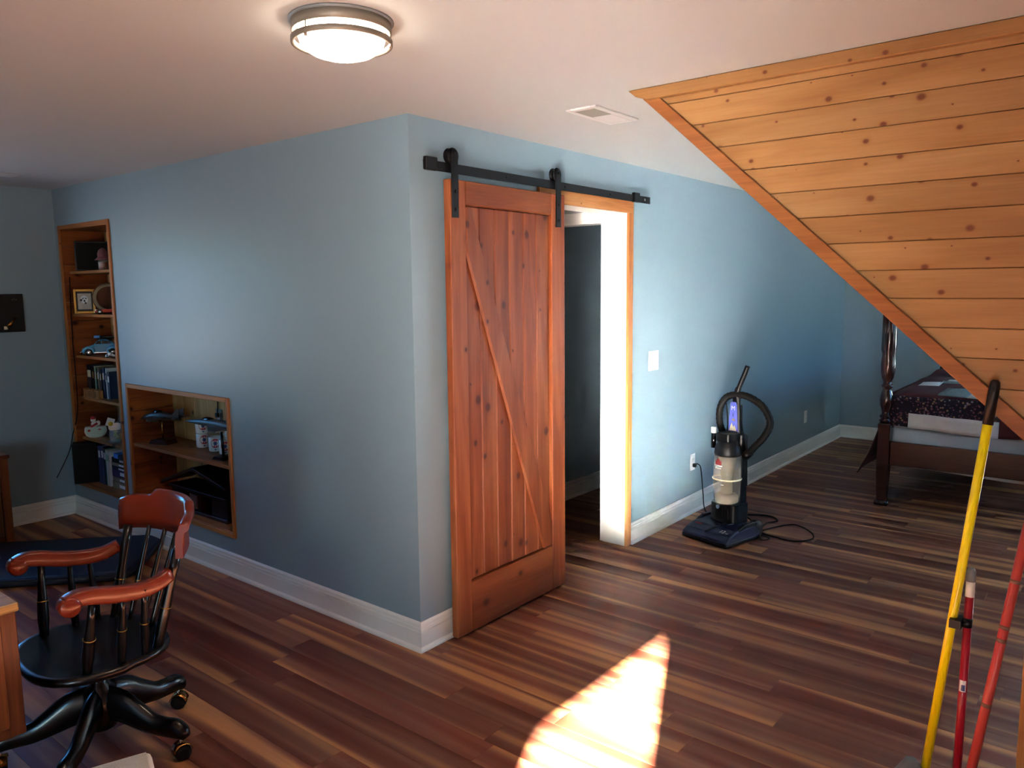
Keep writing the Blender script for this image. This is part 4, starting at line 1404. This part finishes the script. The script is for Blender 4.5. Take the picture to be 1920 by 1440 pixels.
# floor head
prof = [(-.13, .014), (.215, .014), (.228, .028), (.226, .050), (.19, .074), (.12, .098), (.02, .112), (-.07, .112), (-.13, .07)]
rs = []
for y, s in ((-.180, .86), (-.172, .97), (-.15, 1.0), (.15, 1.0), (.172, .97), (.180, .86)):
    rs.append([(x * (.96 + .04 * s), y, .014 + (z - .014) * s) for x, z in prof])
hdv = MB().rings(rs, True, True, False).build('floor_head', 'navy_plastic', vc, bevel=.004, seg=2)
MB().box(-.10, .232, -.182, .182, .008, .036).build('bumper', 'black_plastic', hdv, bevel=.008, seg=2)
for s in (-1, 1):
    MB().lathe([(.02, -.022), (.062, -.020), (.066, -.012), (.066, .012), (.062, .020), (.02, .022)], n=22, axis=1, c=(-.105, s * .158, .066)).build('rear_wheel', 'black_plastic', hdv)
    MB().prism([(-.13, .05), (.05, .05), (.10, .095), (.03, .125), (-.10, .125)], 1, s * .165 - .014, s * .165 + .014).build('side_cheek', 'black_gloss', hdv, bevel=.004)
MB().box(.06, .085, -.02, .035, .100, .112).build('pedal', 'black_gloss', hdv, bevel=.003)
MB().tube([(.205, -.01, .072), (.14, .02, .098), (.05, .10, .118)], .004, n=6).build('trim_line', 'black_gloss', hdv)
# body (leans a little back)
MB().prism(rrect(-.12, .045, -.105, .105, .035), 2, .105, .235).build('motor_housing', 'black_plastic', vc, bevel=.004)
for yy in (-.045, .0, .045):
    MB().box(.044, .048, yy - .007, yy + .007, .135, .205).build('vent_slot', 'dark_gap', vc)
MB().prism(rrect(-.135, -.055, -.075, .075, .025), 2, .12, .70).build('spine', 'black_plastic', vc, bevel=.005)
bn = MB().lathe([(.070, .232), (.082, .240), (.088, .30), (.093, .39), (.095, .40), (.092, .405), (.090, .47), (.084, .565)], n=26, c=(-.005, 0, 0)).build('dust_bin', 'clear_bin', vc)
MB().lathe([(.066, .238), (.076, .245), (.078, .285), (.06, .300)], n=20, c=(-.005, 0, 0)).build('dust', 'dust', bn)
MB().lathe([(.040, .25), (.036, .40), (.055, .50), (.060, .56)], n=18, c=(-.005, 0, 0)).build('cyclone', 'book_tan', bn)
MB().lathe([(.094, .398), (.0975, .401), (.0975, .406), (.094, .409)], n=26, c=(-.005, 0, 0), caps=False).build('bin_band', 'book_cream', bn)
MB().lathe([(.014, .0), (.014, .010)], n=12, axis=0, c=(.080, 0, .222)).build('latch', 'chrome', vc)
MB().lathe([(.086, .560), (.090, .572), (.086, .610), (.070, .650), (.045, .680), (.01, .690)], n=26, c=(-.008, 0, 0)).build('bin_lid', 'black_plastic', vc)
MB().prism(rrect(-.06, .06, -.055, .055, .02), 2, .655, .715).build('lid_grip', 'black_plastic', vc, bevel=.008, seg=2)


def wrap_patch(name, mat, par, rad_, cx, z0, z1, a0, a1, n=8):
    mb = MB()
    rs_ = []
    for k in range(n + 1):
        a = a0 + (a1 - a0) * k / n
        rs_.append([(cx + rad_ * math.cos(a), rad_ * math.sin(a), z0), (cx + rad_ * math.cos(a), rad_ * math.sin(a), z1)])
    mb.rings(rs_, False, False, True)
    return mb.build(name, mat, par)


wrap_patch('logo_red', 'dark_red_print', bn, .0885, -.005, .505, .532, -.38, .20)
wrap_patch('logo_peak', 'dark_red_print', bn, .0882, -.005, .532, .545, -.24, .04)
wrap_patch('logo_white_line', 'ceramic_white', bn, .0890, -.005, .494, .502, -.44, .26)
wrap_patch('logo_white_line', 'ceramic_white', bn, .0893, -.005, .478, .487, -.40, .20)
wrap_patch('bin_mark', 'ceramic_white', bn, .0945, -.005, .372, .376, .20, .42)
# handle stem: wide purple-labelled neck then bent grip
MB().tube(bez([(-.085, 0, .66), (-.085, 0, .78), (-.088, 0, .90), (-.092, 0, .975), (-.100, .012, 1.02), (-.115, .034, 1.09), (-.125, .054, 1.155)], 5),
          [(.024, .050)] * 3 + [(.024, .047)] * 3 + [(.022, .040)] * 4 + [(.020, .030)] * 4 + [(.018, .021)] * 5 + [(.0165, .0165)] * 12, n=14, upv=(1, 0, 0)).build('handle', 'black_plastic', vc)
lb = MB()
pl = [(-.042, .70), (.042, .70), (.026, .90), (.018, .915), (-.018, .915), (-.026, .90)]
lb.prism(pl, 0, -.059, -.054)
lb.build('name_label', 'purple_label', vc, bevel=.002)


def text(par, body, size, loc, rot, mat, name, shear=0.0):
    cu = bpy.data.curves.new(name, 'FONT')
    cu.body = body
    cu.size = size
    cu.extrude = 0.0004
    cu.align_x = 'CENTER'
    cu.align_y = 'CENTER'
    cu.shear = shear
    ob = bpy.data.objects.new(name, cu)
    COL.objects.link(ob)
    bpy.context.view_layer.update()
    me = bpy.data.meshes.new_from_object(ob.evaluated_get(bpy.context.evaluated_depsgraph_get()))
    bpy.data.objects.remove(ob)
    me.materials.clear()
    me.materials.append(MATS[mat])
    o2 = bpy.data.objects.new(name, me)
    COL.objects.link(o2)
    o2.parent = par
    o2.location = loc
    o2.rotation_euler = rot
    return o2


# letters on the label read downwards: M, i, ...
text(vc, 'M', .042, (-.0525, 0, .872), (PI / 2, 0, PI / 2), 'ceramic_white', 'label_letter')
text(vc, 'i', .042, (-.0525, 0, .828), (PI / 2, 0, PI / 2), 'black_gloss', 'label_letter')
MB().prism([(-.030, .720), (.030, .720), (.012, .760), (.004, .745), (-.010, .775)], 0, -.0535, -.0525).build('label_picture', 'book_cream', vc)
MB().prism([(-.012, .790), (.016, .786), (.010, .806), (-.006, .800)], 0, -.0535, -.0525).build('label_picture', 'book_tan', vc)
sl = math.atan2(.024, .07)
th_ = math.atan2(.024, .07)
er = Matrix(((0, -math.cos(th_), math.sin(th_)), (1, 0, 0), (0, math.sin(th_), math.cos(th_)))).to_euler()
text(hdv, '12', .042, (.160, .095, .0860), er, 'ceramic_white', 'head_number', .2)
text(hdv, 'AMP', .012, (.168, .135, .0840), er, 'ceramic_white', 'head_number', .2)
MB().prism(rrect(.140, .158, -.140, -.085, .004), 2, .0, .0006).rot(Matrix.Translation((0, 0, .0905 + .052)) @ Matrix.Rotation(.34, 4, 'Y')).build('head_logo', 'dark_red_print', hdv)
# hose: looped over both sides of the handle
hp = bez([(-.055, -.070, .675), (-.060, -.112, .76), (-.065, -.115, .86), (-.075, -.075, .935), (-.090, 0, .960), (-.105, .090, .950), (-.118, .185, .895), (-.122, .240, .800), (-.116, .205, .705), (-.104, .140, .625), (-.096, .104, .578), (-.090, .078, .550)], 7)
rad = [.0225 + (.0022 if i % 2 else 0) for i in range(len(hp))]
MB().tube(hp, rad, n=12).build('hose', 'dark_rubber', vc)
MB().lathe([(.020, .62), (.026, .625), (.026, .665), (.022, .67)], n=14, c=(-.055, -.070, .0)).build('hose_cuff', 'black_plastic', vc)
MB().tube([(-.098, .110, .586), (-.088, .072, .545)], [.0275, .029], n=14).build('hose_cuff', 'black_plastic', vc)
MB().lathe([(.017, .60), (.017, .70)], n=12, c=(.02, -.098, 0)).build('crevice_tool', 'window_dark', vc)
MB().lathe([(.018, .70), (.019, .705), (.019, .738), (.016, .742)], n=14, c=(.02, -.098, 0)).build('tool_cap', 'ceramic_white', vc)
for s in (-1, 1):
    MB().tube(bez([(-.06, s * .062, .90), (-.075, s * .058, .75), (-.09, s * .085, .60), (-.10, s * .09, .35)], 5), .0045, n=6).build('wrapped_cord', 'dark_rubber', vc)
for zz_ in (.36, .62):
    MB().box(-.165, -.134, -.025, .025, zz_, zz_ + .05).build('cord_hook', 'black_plastic', vc, bevel=.005)
# power cord on the floor and to the outlet
M_ = Matrix.Translation((2.44, -.44, 0)) @ Matrix.Rotation(VR, 4, 'Z')


def wl(x, y, z):
    return tuple(M_ @ Vector((x, y, z)))


cp = [wl(-.135, -.06, .33), wl(-.17, -.11, .20), (2.56, -.60, .08), (2.50, -.66, .006), (2.56, -.70, .0055), (2.60, -.62, .0055), (2.70, -.60, .0055), (2.95, -.72, .0055), (2.86, -.87, .0055), (2.72, -.93, .0055),
      (2.60, -.86, .0055), (2.60, -.74, .0055), (2.66, -.60, .0055), (2.86, -.56, .0055), (2.98, -.60, .0055), (3.06, -.50, .0055), (2.96, -.34, .0055), (2.80, -.22, .0055), (2.86, -.10, .02), (2.90, -.060, .14), (2.895, -.050, .26), (2.868, -.050, .345), (2.835, -.045, .372), (2.832, -.030, .372)]
cd = tag(MB().tube(bez(cp, 8), .0042, n=7).build('power_cord', 'dark_rubber'), 'black power cord looping over the floor from vacuum cleaner to outlet', 'cord')
MB().box(2.818, 2.846, -.034, -.0090, .346, .374).build('plug', 'black_plastic', cd, bevel=.004)

# ------------------------------------------------------------------ bed
BX0, BX1, BY0, BY1 = 3.895, 6.12, -1.075, -2.62
bed = thing('four_poster_bed', 'dark mahogany four poster bed with turned posts', 'bed', ((BX0 + BX1) / 2, (BY0 + BY1) / 2, 0))


def bed_post(x, y, hgt=1.62):
    q = .043
    sq = MB()
    rs_ = []
    for z, s in ((.035, .80), (.06, .78), (.30, 1.0), (.625, 1.0), (.640, .92)):
        rs_.append([(x + a * q * s, y + b_ * q * s, z) for a, b_ in ((-1, -1), (1, -1), (1, 1), (-1, 1))])
    sq.rings(rs_, True, True, False)
    p = sq.build('post', 'mahogany', bed, W=True, bevel=.004)
    MB().lathe([(.062, 0), (.066, .006), (.064, .030), (.050, .040), (.042, .046)], n=4, c=(x, y, 0)).rot(Matrix.Identity(4)).build('foot', 'mahogany', p, W=False).location = (0, 0, 0)
    f_ = p.children[0]
    me = f_.data
    c, s = math.cos(PI / 4), math.sin(PI / 4)
    for v in me.vertices:
        dx, dy = v.co.x - x, v.co.y - y
        v.co = Vector((x + c * dx - s * dy - bed.location.x, y + s * dx + c * dy - bed.location.y, v.co.z))
    tp = [(.038, .640), (.046, .650), (.046, .660), (.034, .668), (.044, .680), (.044, .690), (.030, .705), (.030, .725), (.044, .775), (.048, .815), (.044, .85), (.034, .885), (.030, .905), (.040, .915), (.042, .925), (.032, .935),
          (.030, .955), (.042, .985), (.050, 1.03), (.052, 1.09), (.046, 1.16), (.051, 1.18), (.050, 1.30), (.046, hgt - .08), (.036, hgt - .07), (.040, hgt - .05), (.020, hgt - .02), (.022, hgt), (.004, hgt + .02)]
    tn = MB().lathe(tp, n=20, c=(x, y, 0)).build('turning', 'mahogany', p)
    for v in tn.data.vertices:
        v.co.x -= bed.location.x
        v.co.y -= bed.location.y
    fl2 = MB()
    for k in range(12):
        a = 2 * PI * k / 12
        fl2.tube([(x - bed.location.x + .047 * math.cos(a), y - bed.location.y + .047 * math.sin(a), 1.19), (x - bed.location.x + .046 * math.cos(a), y - bed.location.y + .046 * math.sin(a), hgt - .09)], .007, n=6)
    fl2.build('reeding', 'mahogany', p)


for (x, y) in ((BX0, BY0), (BX0, BY1), (BX1, BY0), (BX1, BY1)):
    bed_post(x, y)
MB().box(BX0 - .018, BX0 + .018, BY1 + .044, BY0 - .044, .318, .500).build('foot_rail', 'mahogany', bed, W=True, bevel=.004)
for y in (BY0, BY1):
    MB().box(BX0 + .044, BX1 - .044, y - .014, y + .014, .32, .49).build('side_rail', 'mahogany', bed, W=True, bevel=.004)
hbp = [(BY1 + .044, .36), (BY0 - .044, .36), (BY0 - .044, 1.05), (BY0 - .25, 1.10), (BY0 - .50, 1.22), ((BY0 + BY1) / 2, 1.27), (BY1 + .50, 1.22), (BY1 + .25, 1.10), (BY1 + .044, 1.05)]
MB().prism(hbp, 0, BX1 - .015, BX1 + .015).build('headboard', 'mahogany', bed, W=True, bevel=.004)
MX0, MX1, MY0, MY1 = BX0 + .045, BX1 - .03, BY0 - .025, BY1 + .025


def slab(name, z0, z1, mat, label, cat, r=.05):
    mb = MB()
    rs_ = []
    oc = rrect(MX0, MX1, MY1, MY0, r, 5)
    mxc, myc = (MX0 + MX1) / 2, (MY0 + MY1) / 2
    for z, s in ((z0, -.012), (z0 + .012, 0), (z1 - .02, 0), (z1 - .005, -.010), (z1, -.03)):
        rs_.append([(x + s * (1 if x > mxc else -1), y + s * (1 if y > myc else -1), z) for x, y in oc])
    mb.rings(rs_, True, True, True)
    return tag(mb.build(name, mat), label, cat)


slab('box_spring', .300, .598, 'box_spring', 'pale blue white box spring inside the bed frame', 'box spring')
slab('mattress', .600, .845, 'quilt_white', 'mattress under the patchwork quilt', 'mattress')
# quilt: draped cloth surface over top, foot end and the left side
qt = thing('patchwork_quilt', 'maroon and dark floral patchwork quilt draped over the bed', 'quilt', ((MX0 + MX1) / 2, (MY0 + MY1) / 2, .845))


def drape(nu, nv, fn, name, mat, thick=.010):
    mb = MB()
    top_, bot = [], []
    for j in range(nv + 1):
        for i in range(nu + 1):
            p, n_ = fn(i / nu, j / nv)
            top_.append(tuple(Vector(p) + Vector(n_) * thick))
            bot.append(tuple(p))
    k = len(top_)
    fs = []
    W_ = nu + 1
    for j in range(nv):
        for i in range(nu):
            a = j * W_ + i
            fs.append((a, a + 1, a + 1 + W_, a + W_))
            fs.append((k + a + W_, k + a + 1 + W_, k + a + 1, k + a))
    bd_ = [i for i in range(W_)] + [j * W_ + nu for j in range(1, nv + 1)] + [nv * W_ + i for i in range(nu - 1, -1, -1)] + [j * W_ for j in range(nv - 1, 0, -1)]
    for a, b_ in zip(bd_, bd_[1:] + bd_[:1]):
        fs.append((a, k + a, k + b_, b_))
    mb.add(top_ + bot, fs, True)
    return mb.build(name, mat, qt, W=True)


ZQ = .848


def q_top(u, v):
    x = MX0 + (MX1 - MX0 - .03) * u
    y = MY0 - .002 + (MY1 - MY0) * v
    bump_ = .030 * math.exp(-((u - .80) / .16) ** 2) + .006 * math.sin(u * 17 + v * 9) + .02 * math.sin(PI * u)
    edge = -.02 * (math.exp(-v * 26) + math.exp(-u * 26))
    return (x, y, ZQ + bump_ + edge + .010), (0, 0, 1)


def q_foot(u, v):        # u along y, v down
    y = MY0 + (MY1 - MY0) * u
    x = MX0 - .010 - .010 * v + .004 * math.sin(u * 23)
    zb = .605 + .012 * math.sin(u * 9 + 1)
    return (x, y, ZQ + (zb - ZQ) * v + .002 * math.sin(u * 40)), (-1, 0, 0)


def q_side(u, v):        # u along x, v down; hangs lower at the foot corner
    x = MX0 - .03 * v + (MX1 - MX0 - .03) * u
    zb = .36 - .14 * math.exp(-u * 5)
    y = MY0 + .026 + .050 * v + .135 * v * v * math.exp(-u * 4) + .012 * math.sin(u * 31) * v
    return (x, y, ZQ + (zb - ZQ) * v), (0, 1, 0)


drape(26, 20, q_top, 'top_cover', 'quilt_maroon')
drape(30, 6, q_foot, 'foot_drop', 'quilt_floral')
drape(30, 8, q_side, 'side_drop', 'quilt_maroon')


def sub(fn, u0, u1, v0, v1, lift=.0115):
    def f(u, v):
        p, n_ = fn(u0 + (u1 - u0) * u, v0 + (v1 - v0) * v)
        return Vector(p) + Vector(n_) * lift, n_
    return f


def patch_(fn, u0, u1, v0, v1, mat):
    drape(8, 4, sub(fn, u0, u1, v0, v1), 'patch', mat, .002)


patch_(q_foot, .085, .475, .54, 1.0, 'quilt_white')
patch_(q_foot, .475, .62, .50, 1.0, 'quilt_maroon')
patch_(q_foot, .62, .92, .54, 1.0, 'quilt_white')
patch_(q_top, .02, .17, .33, .44, 'quilt_white')
patch_(q_top, .02, .20, .20, .33, 'quilt_grey')
patch_(q_top, .24, .33, .05, .15, 'quilt_white')
patch_(q_top, .36, .42, .16, .40, 'quilt_white')
patch_(q_top, .30, .36, .14, .30, 'quilt_grey')
patch_(q_top, .56, .68, .10, .30, 'quilt_floral')
patch_(q_top, .74, .80, .05, .30, 'quilt_white')
patch_(q_side, .01, .10, .10, .45, 'quilt_white')
patch_(q_side, .01, .14, .45, .93, 'quilt_grey')
patch_(q_side, .01, .20, .94, 1.0, 'quilt_white')
patch_(q_side, .20, .40, .20, .80, 'quilt_floral')
# white valance strip showing under the foot rail
tag(MB().prism([(BY0 - .22, .3165), (BY1 + .05, .3165), (BY1 + .05, .285), (BY0 - .80, .288), (BY0 - .24, .312)], 0, BX0 + .024, BX0 + .030).build('bed_valance', 'quilt_white'), 'white valance strip showing under the foot rail of the bed', 'valance')

# ------------------------------------------------------------------ broom, dustpan handle, mop handle
def pole(name, A, B, r, mat, par, n=14):
    return MB().tube([A, B], r, n=n).build(name, mat, par)


A = Vector((.294, -2.199, 1.396))
Bp = Vector((.189, -2.075, 0))
o = thing('push_broom', 'yellow broom handle with a black tip leaning against the stairs', 'broom', (0, 0, 0))
dn = (A - Bp).normalized()
pole('handle', Bp + dn * .15, A - dn * .135, .0135, 'yellow_paint', o)
cap = [(A - dn * .137, .0150), (A - dn * .02, .0150), (A - dn * .006, .0128), (A, .007)]
tip = MB().tube([c[0] for c in cap], [c[1] for c in cap], n=14).build('grip_cap', 'black_plastic', o)
MB().sphere(tuple(A - dn * .030 + Vector((-.0138, 0, 0))), .005, n=8, mrows=5, s=(.5, 1, 1.6)).build('hang_hole', 'dark_gap', tip)
hd_ = Vector((-.45, .9, 0)).normalized()
pc = Bp + dn * .08 + hd_ * .035
bh = MB()
rs = []
for t, (wa, wb) in ((.172, (.016, .016)), (.150, (.030, .020)), (.120, (.050, .024)), (.100, (.060, .026))):
    ce = Vector((pc.x, pc.y, t))
    rs.append([tuple(ce + hd_ * (wa * a) + Vector((hd_.y, -hd_.x, 0)) * (wb * b_)) for a, b_ in ((-1, -.6), (-.6, -1), (.6, -1), (1, -.6), (1, .6), (.6, 1), (-.6, 1), (-1, .6))])
bh.rings(rs, True, True, True).build('broom_head', 'grey_plastic', o)
br_ = MB()
rs = []
for t, k in ((.102, .75), (.001, .95)):
    ce = Vector((pc.x, pc.y, t))
    rs.append([tuple(ce + hd_ * (.082 * k * a) + Vector((hd_.y, -hd_.x, 0)) * (.018 * k * b_)) for a, b_ in ((-1, -1), (1, -1), (1, 1), (-1, 1))])
br_.rings(rs, True, True, False).build('bristle_block', 'bristles', o)

A = Vector((.270, -2.171, .809))
Bp = Vector((.207, -2.174, .02))
dn = (A - Bp).normalized()
o = thing('dustpan', 'upright dustpan with a dark red handle clipped beside the yellow broom', 'dustpan', (.207, -2.174, 0))
par = o


def pw(mb, name, mat, parent=o):
    return mb.build(name, mat, parent, W=(parent is o))


pw(MB().tube([Bp, A - dn * .09], .0125, n=14), 'handle', 'red_paint')
pw(MB().tube([A - dn * .09, A - dn * .042], .0129, n=14), 'white_band', 'white_plastic')
gc = pw(MB().tube([A - dn * .042, A - dn * .012, A], [.0135, .0135, .008], n=14), 'grip_cap', 'grey_plastic')
st = Bp.lerp(A, .53)
stk = MB()
rs = []
ax = Vector((-1, 0, .08)).normalized()
side = Vector((0, 1, 0))
for k in range(7):
    a = math.radians(-45 + 90 * k / 6)
    dirv = (ax * math.cos(a) + side * math.sin(a))
    rs.append([tuple(st + dirv * .0128 - dn * .018), tuple(st + dirv * .0128 + dn * .018)])
stk.rings(rs, False, False, True)
sk = pw(stk, 'sticker', 'book_white')
stk = MB()
rs = []
for k in range(5):
    a = math.radians(-30 + 45 * k / 4)
    dirv = (ax * math.cos(a) + side * math.sin(a))
    rs.append([tuple(st + dirv * .0131 - dn * .015), tuple(st + dirv * .0131 + dn * .004)])
stk.rings(rs, False, False, True)
pw(stk, 'sticker_mark', 'emblem_blue')
cl = Vector((.2466, -2.1705, .640))
pw(MB().tube([cl - dn * .013, cl + dn * .013], .0155, n=14), 'clip', 'black_plastic')
pw(MB().box(.205, .262, -2.160, -2.128, .628, .654), 'clip_arm', 'black_plastic')
pw(MB().prism(rrect(.20, .32, -2.235, -2.135, .02), 2, .001, .012), 'pan_floor', 'grey_plastic')
pw(MB().box(.202, .216, -2.235, -2.135, .012, .12), 'pan_back', 'grey_plastic')
for y in (-2.232, -2.138):
    pw(MB().prism([(.31, .012), (.217, .012), (.217, .11)], 1, y - .003, y + .003), 'pan_side', 'grey_plastic')

A = Vector((.300, -2.312, 1.01))
Bp = Vector((.170, -2.218, .214))
dn = (A - Bp).normalized()
Fl = Bp - dn * ((Bp.z - .005) / dn.z)
o = thing('mop_handle', 'scuffed coral red wooden mop handle at the right edge', 'mop', tuple(Fl))
MB().tube([Fl, A], .0138, n=14).build('handle', 'coral_paint', o, W=True)
for t in (.64, .60, .78, .40):
    q = Fl.lerp(A, t)
    MB().tube([q, q + dn * .012], .01395, n=14).build('worn_ring', 'worn_wood', o, W=True)
MB().lathe([(.03, 0), (.05, .01), (.045, .04), (.018, .06)], n=14, c=(Fl.x, Fl.y, 0)).build('mop_socket', 'grey_plastic', o, W=True)
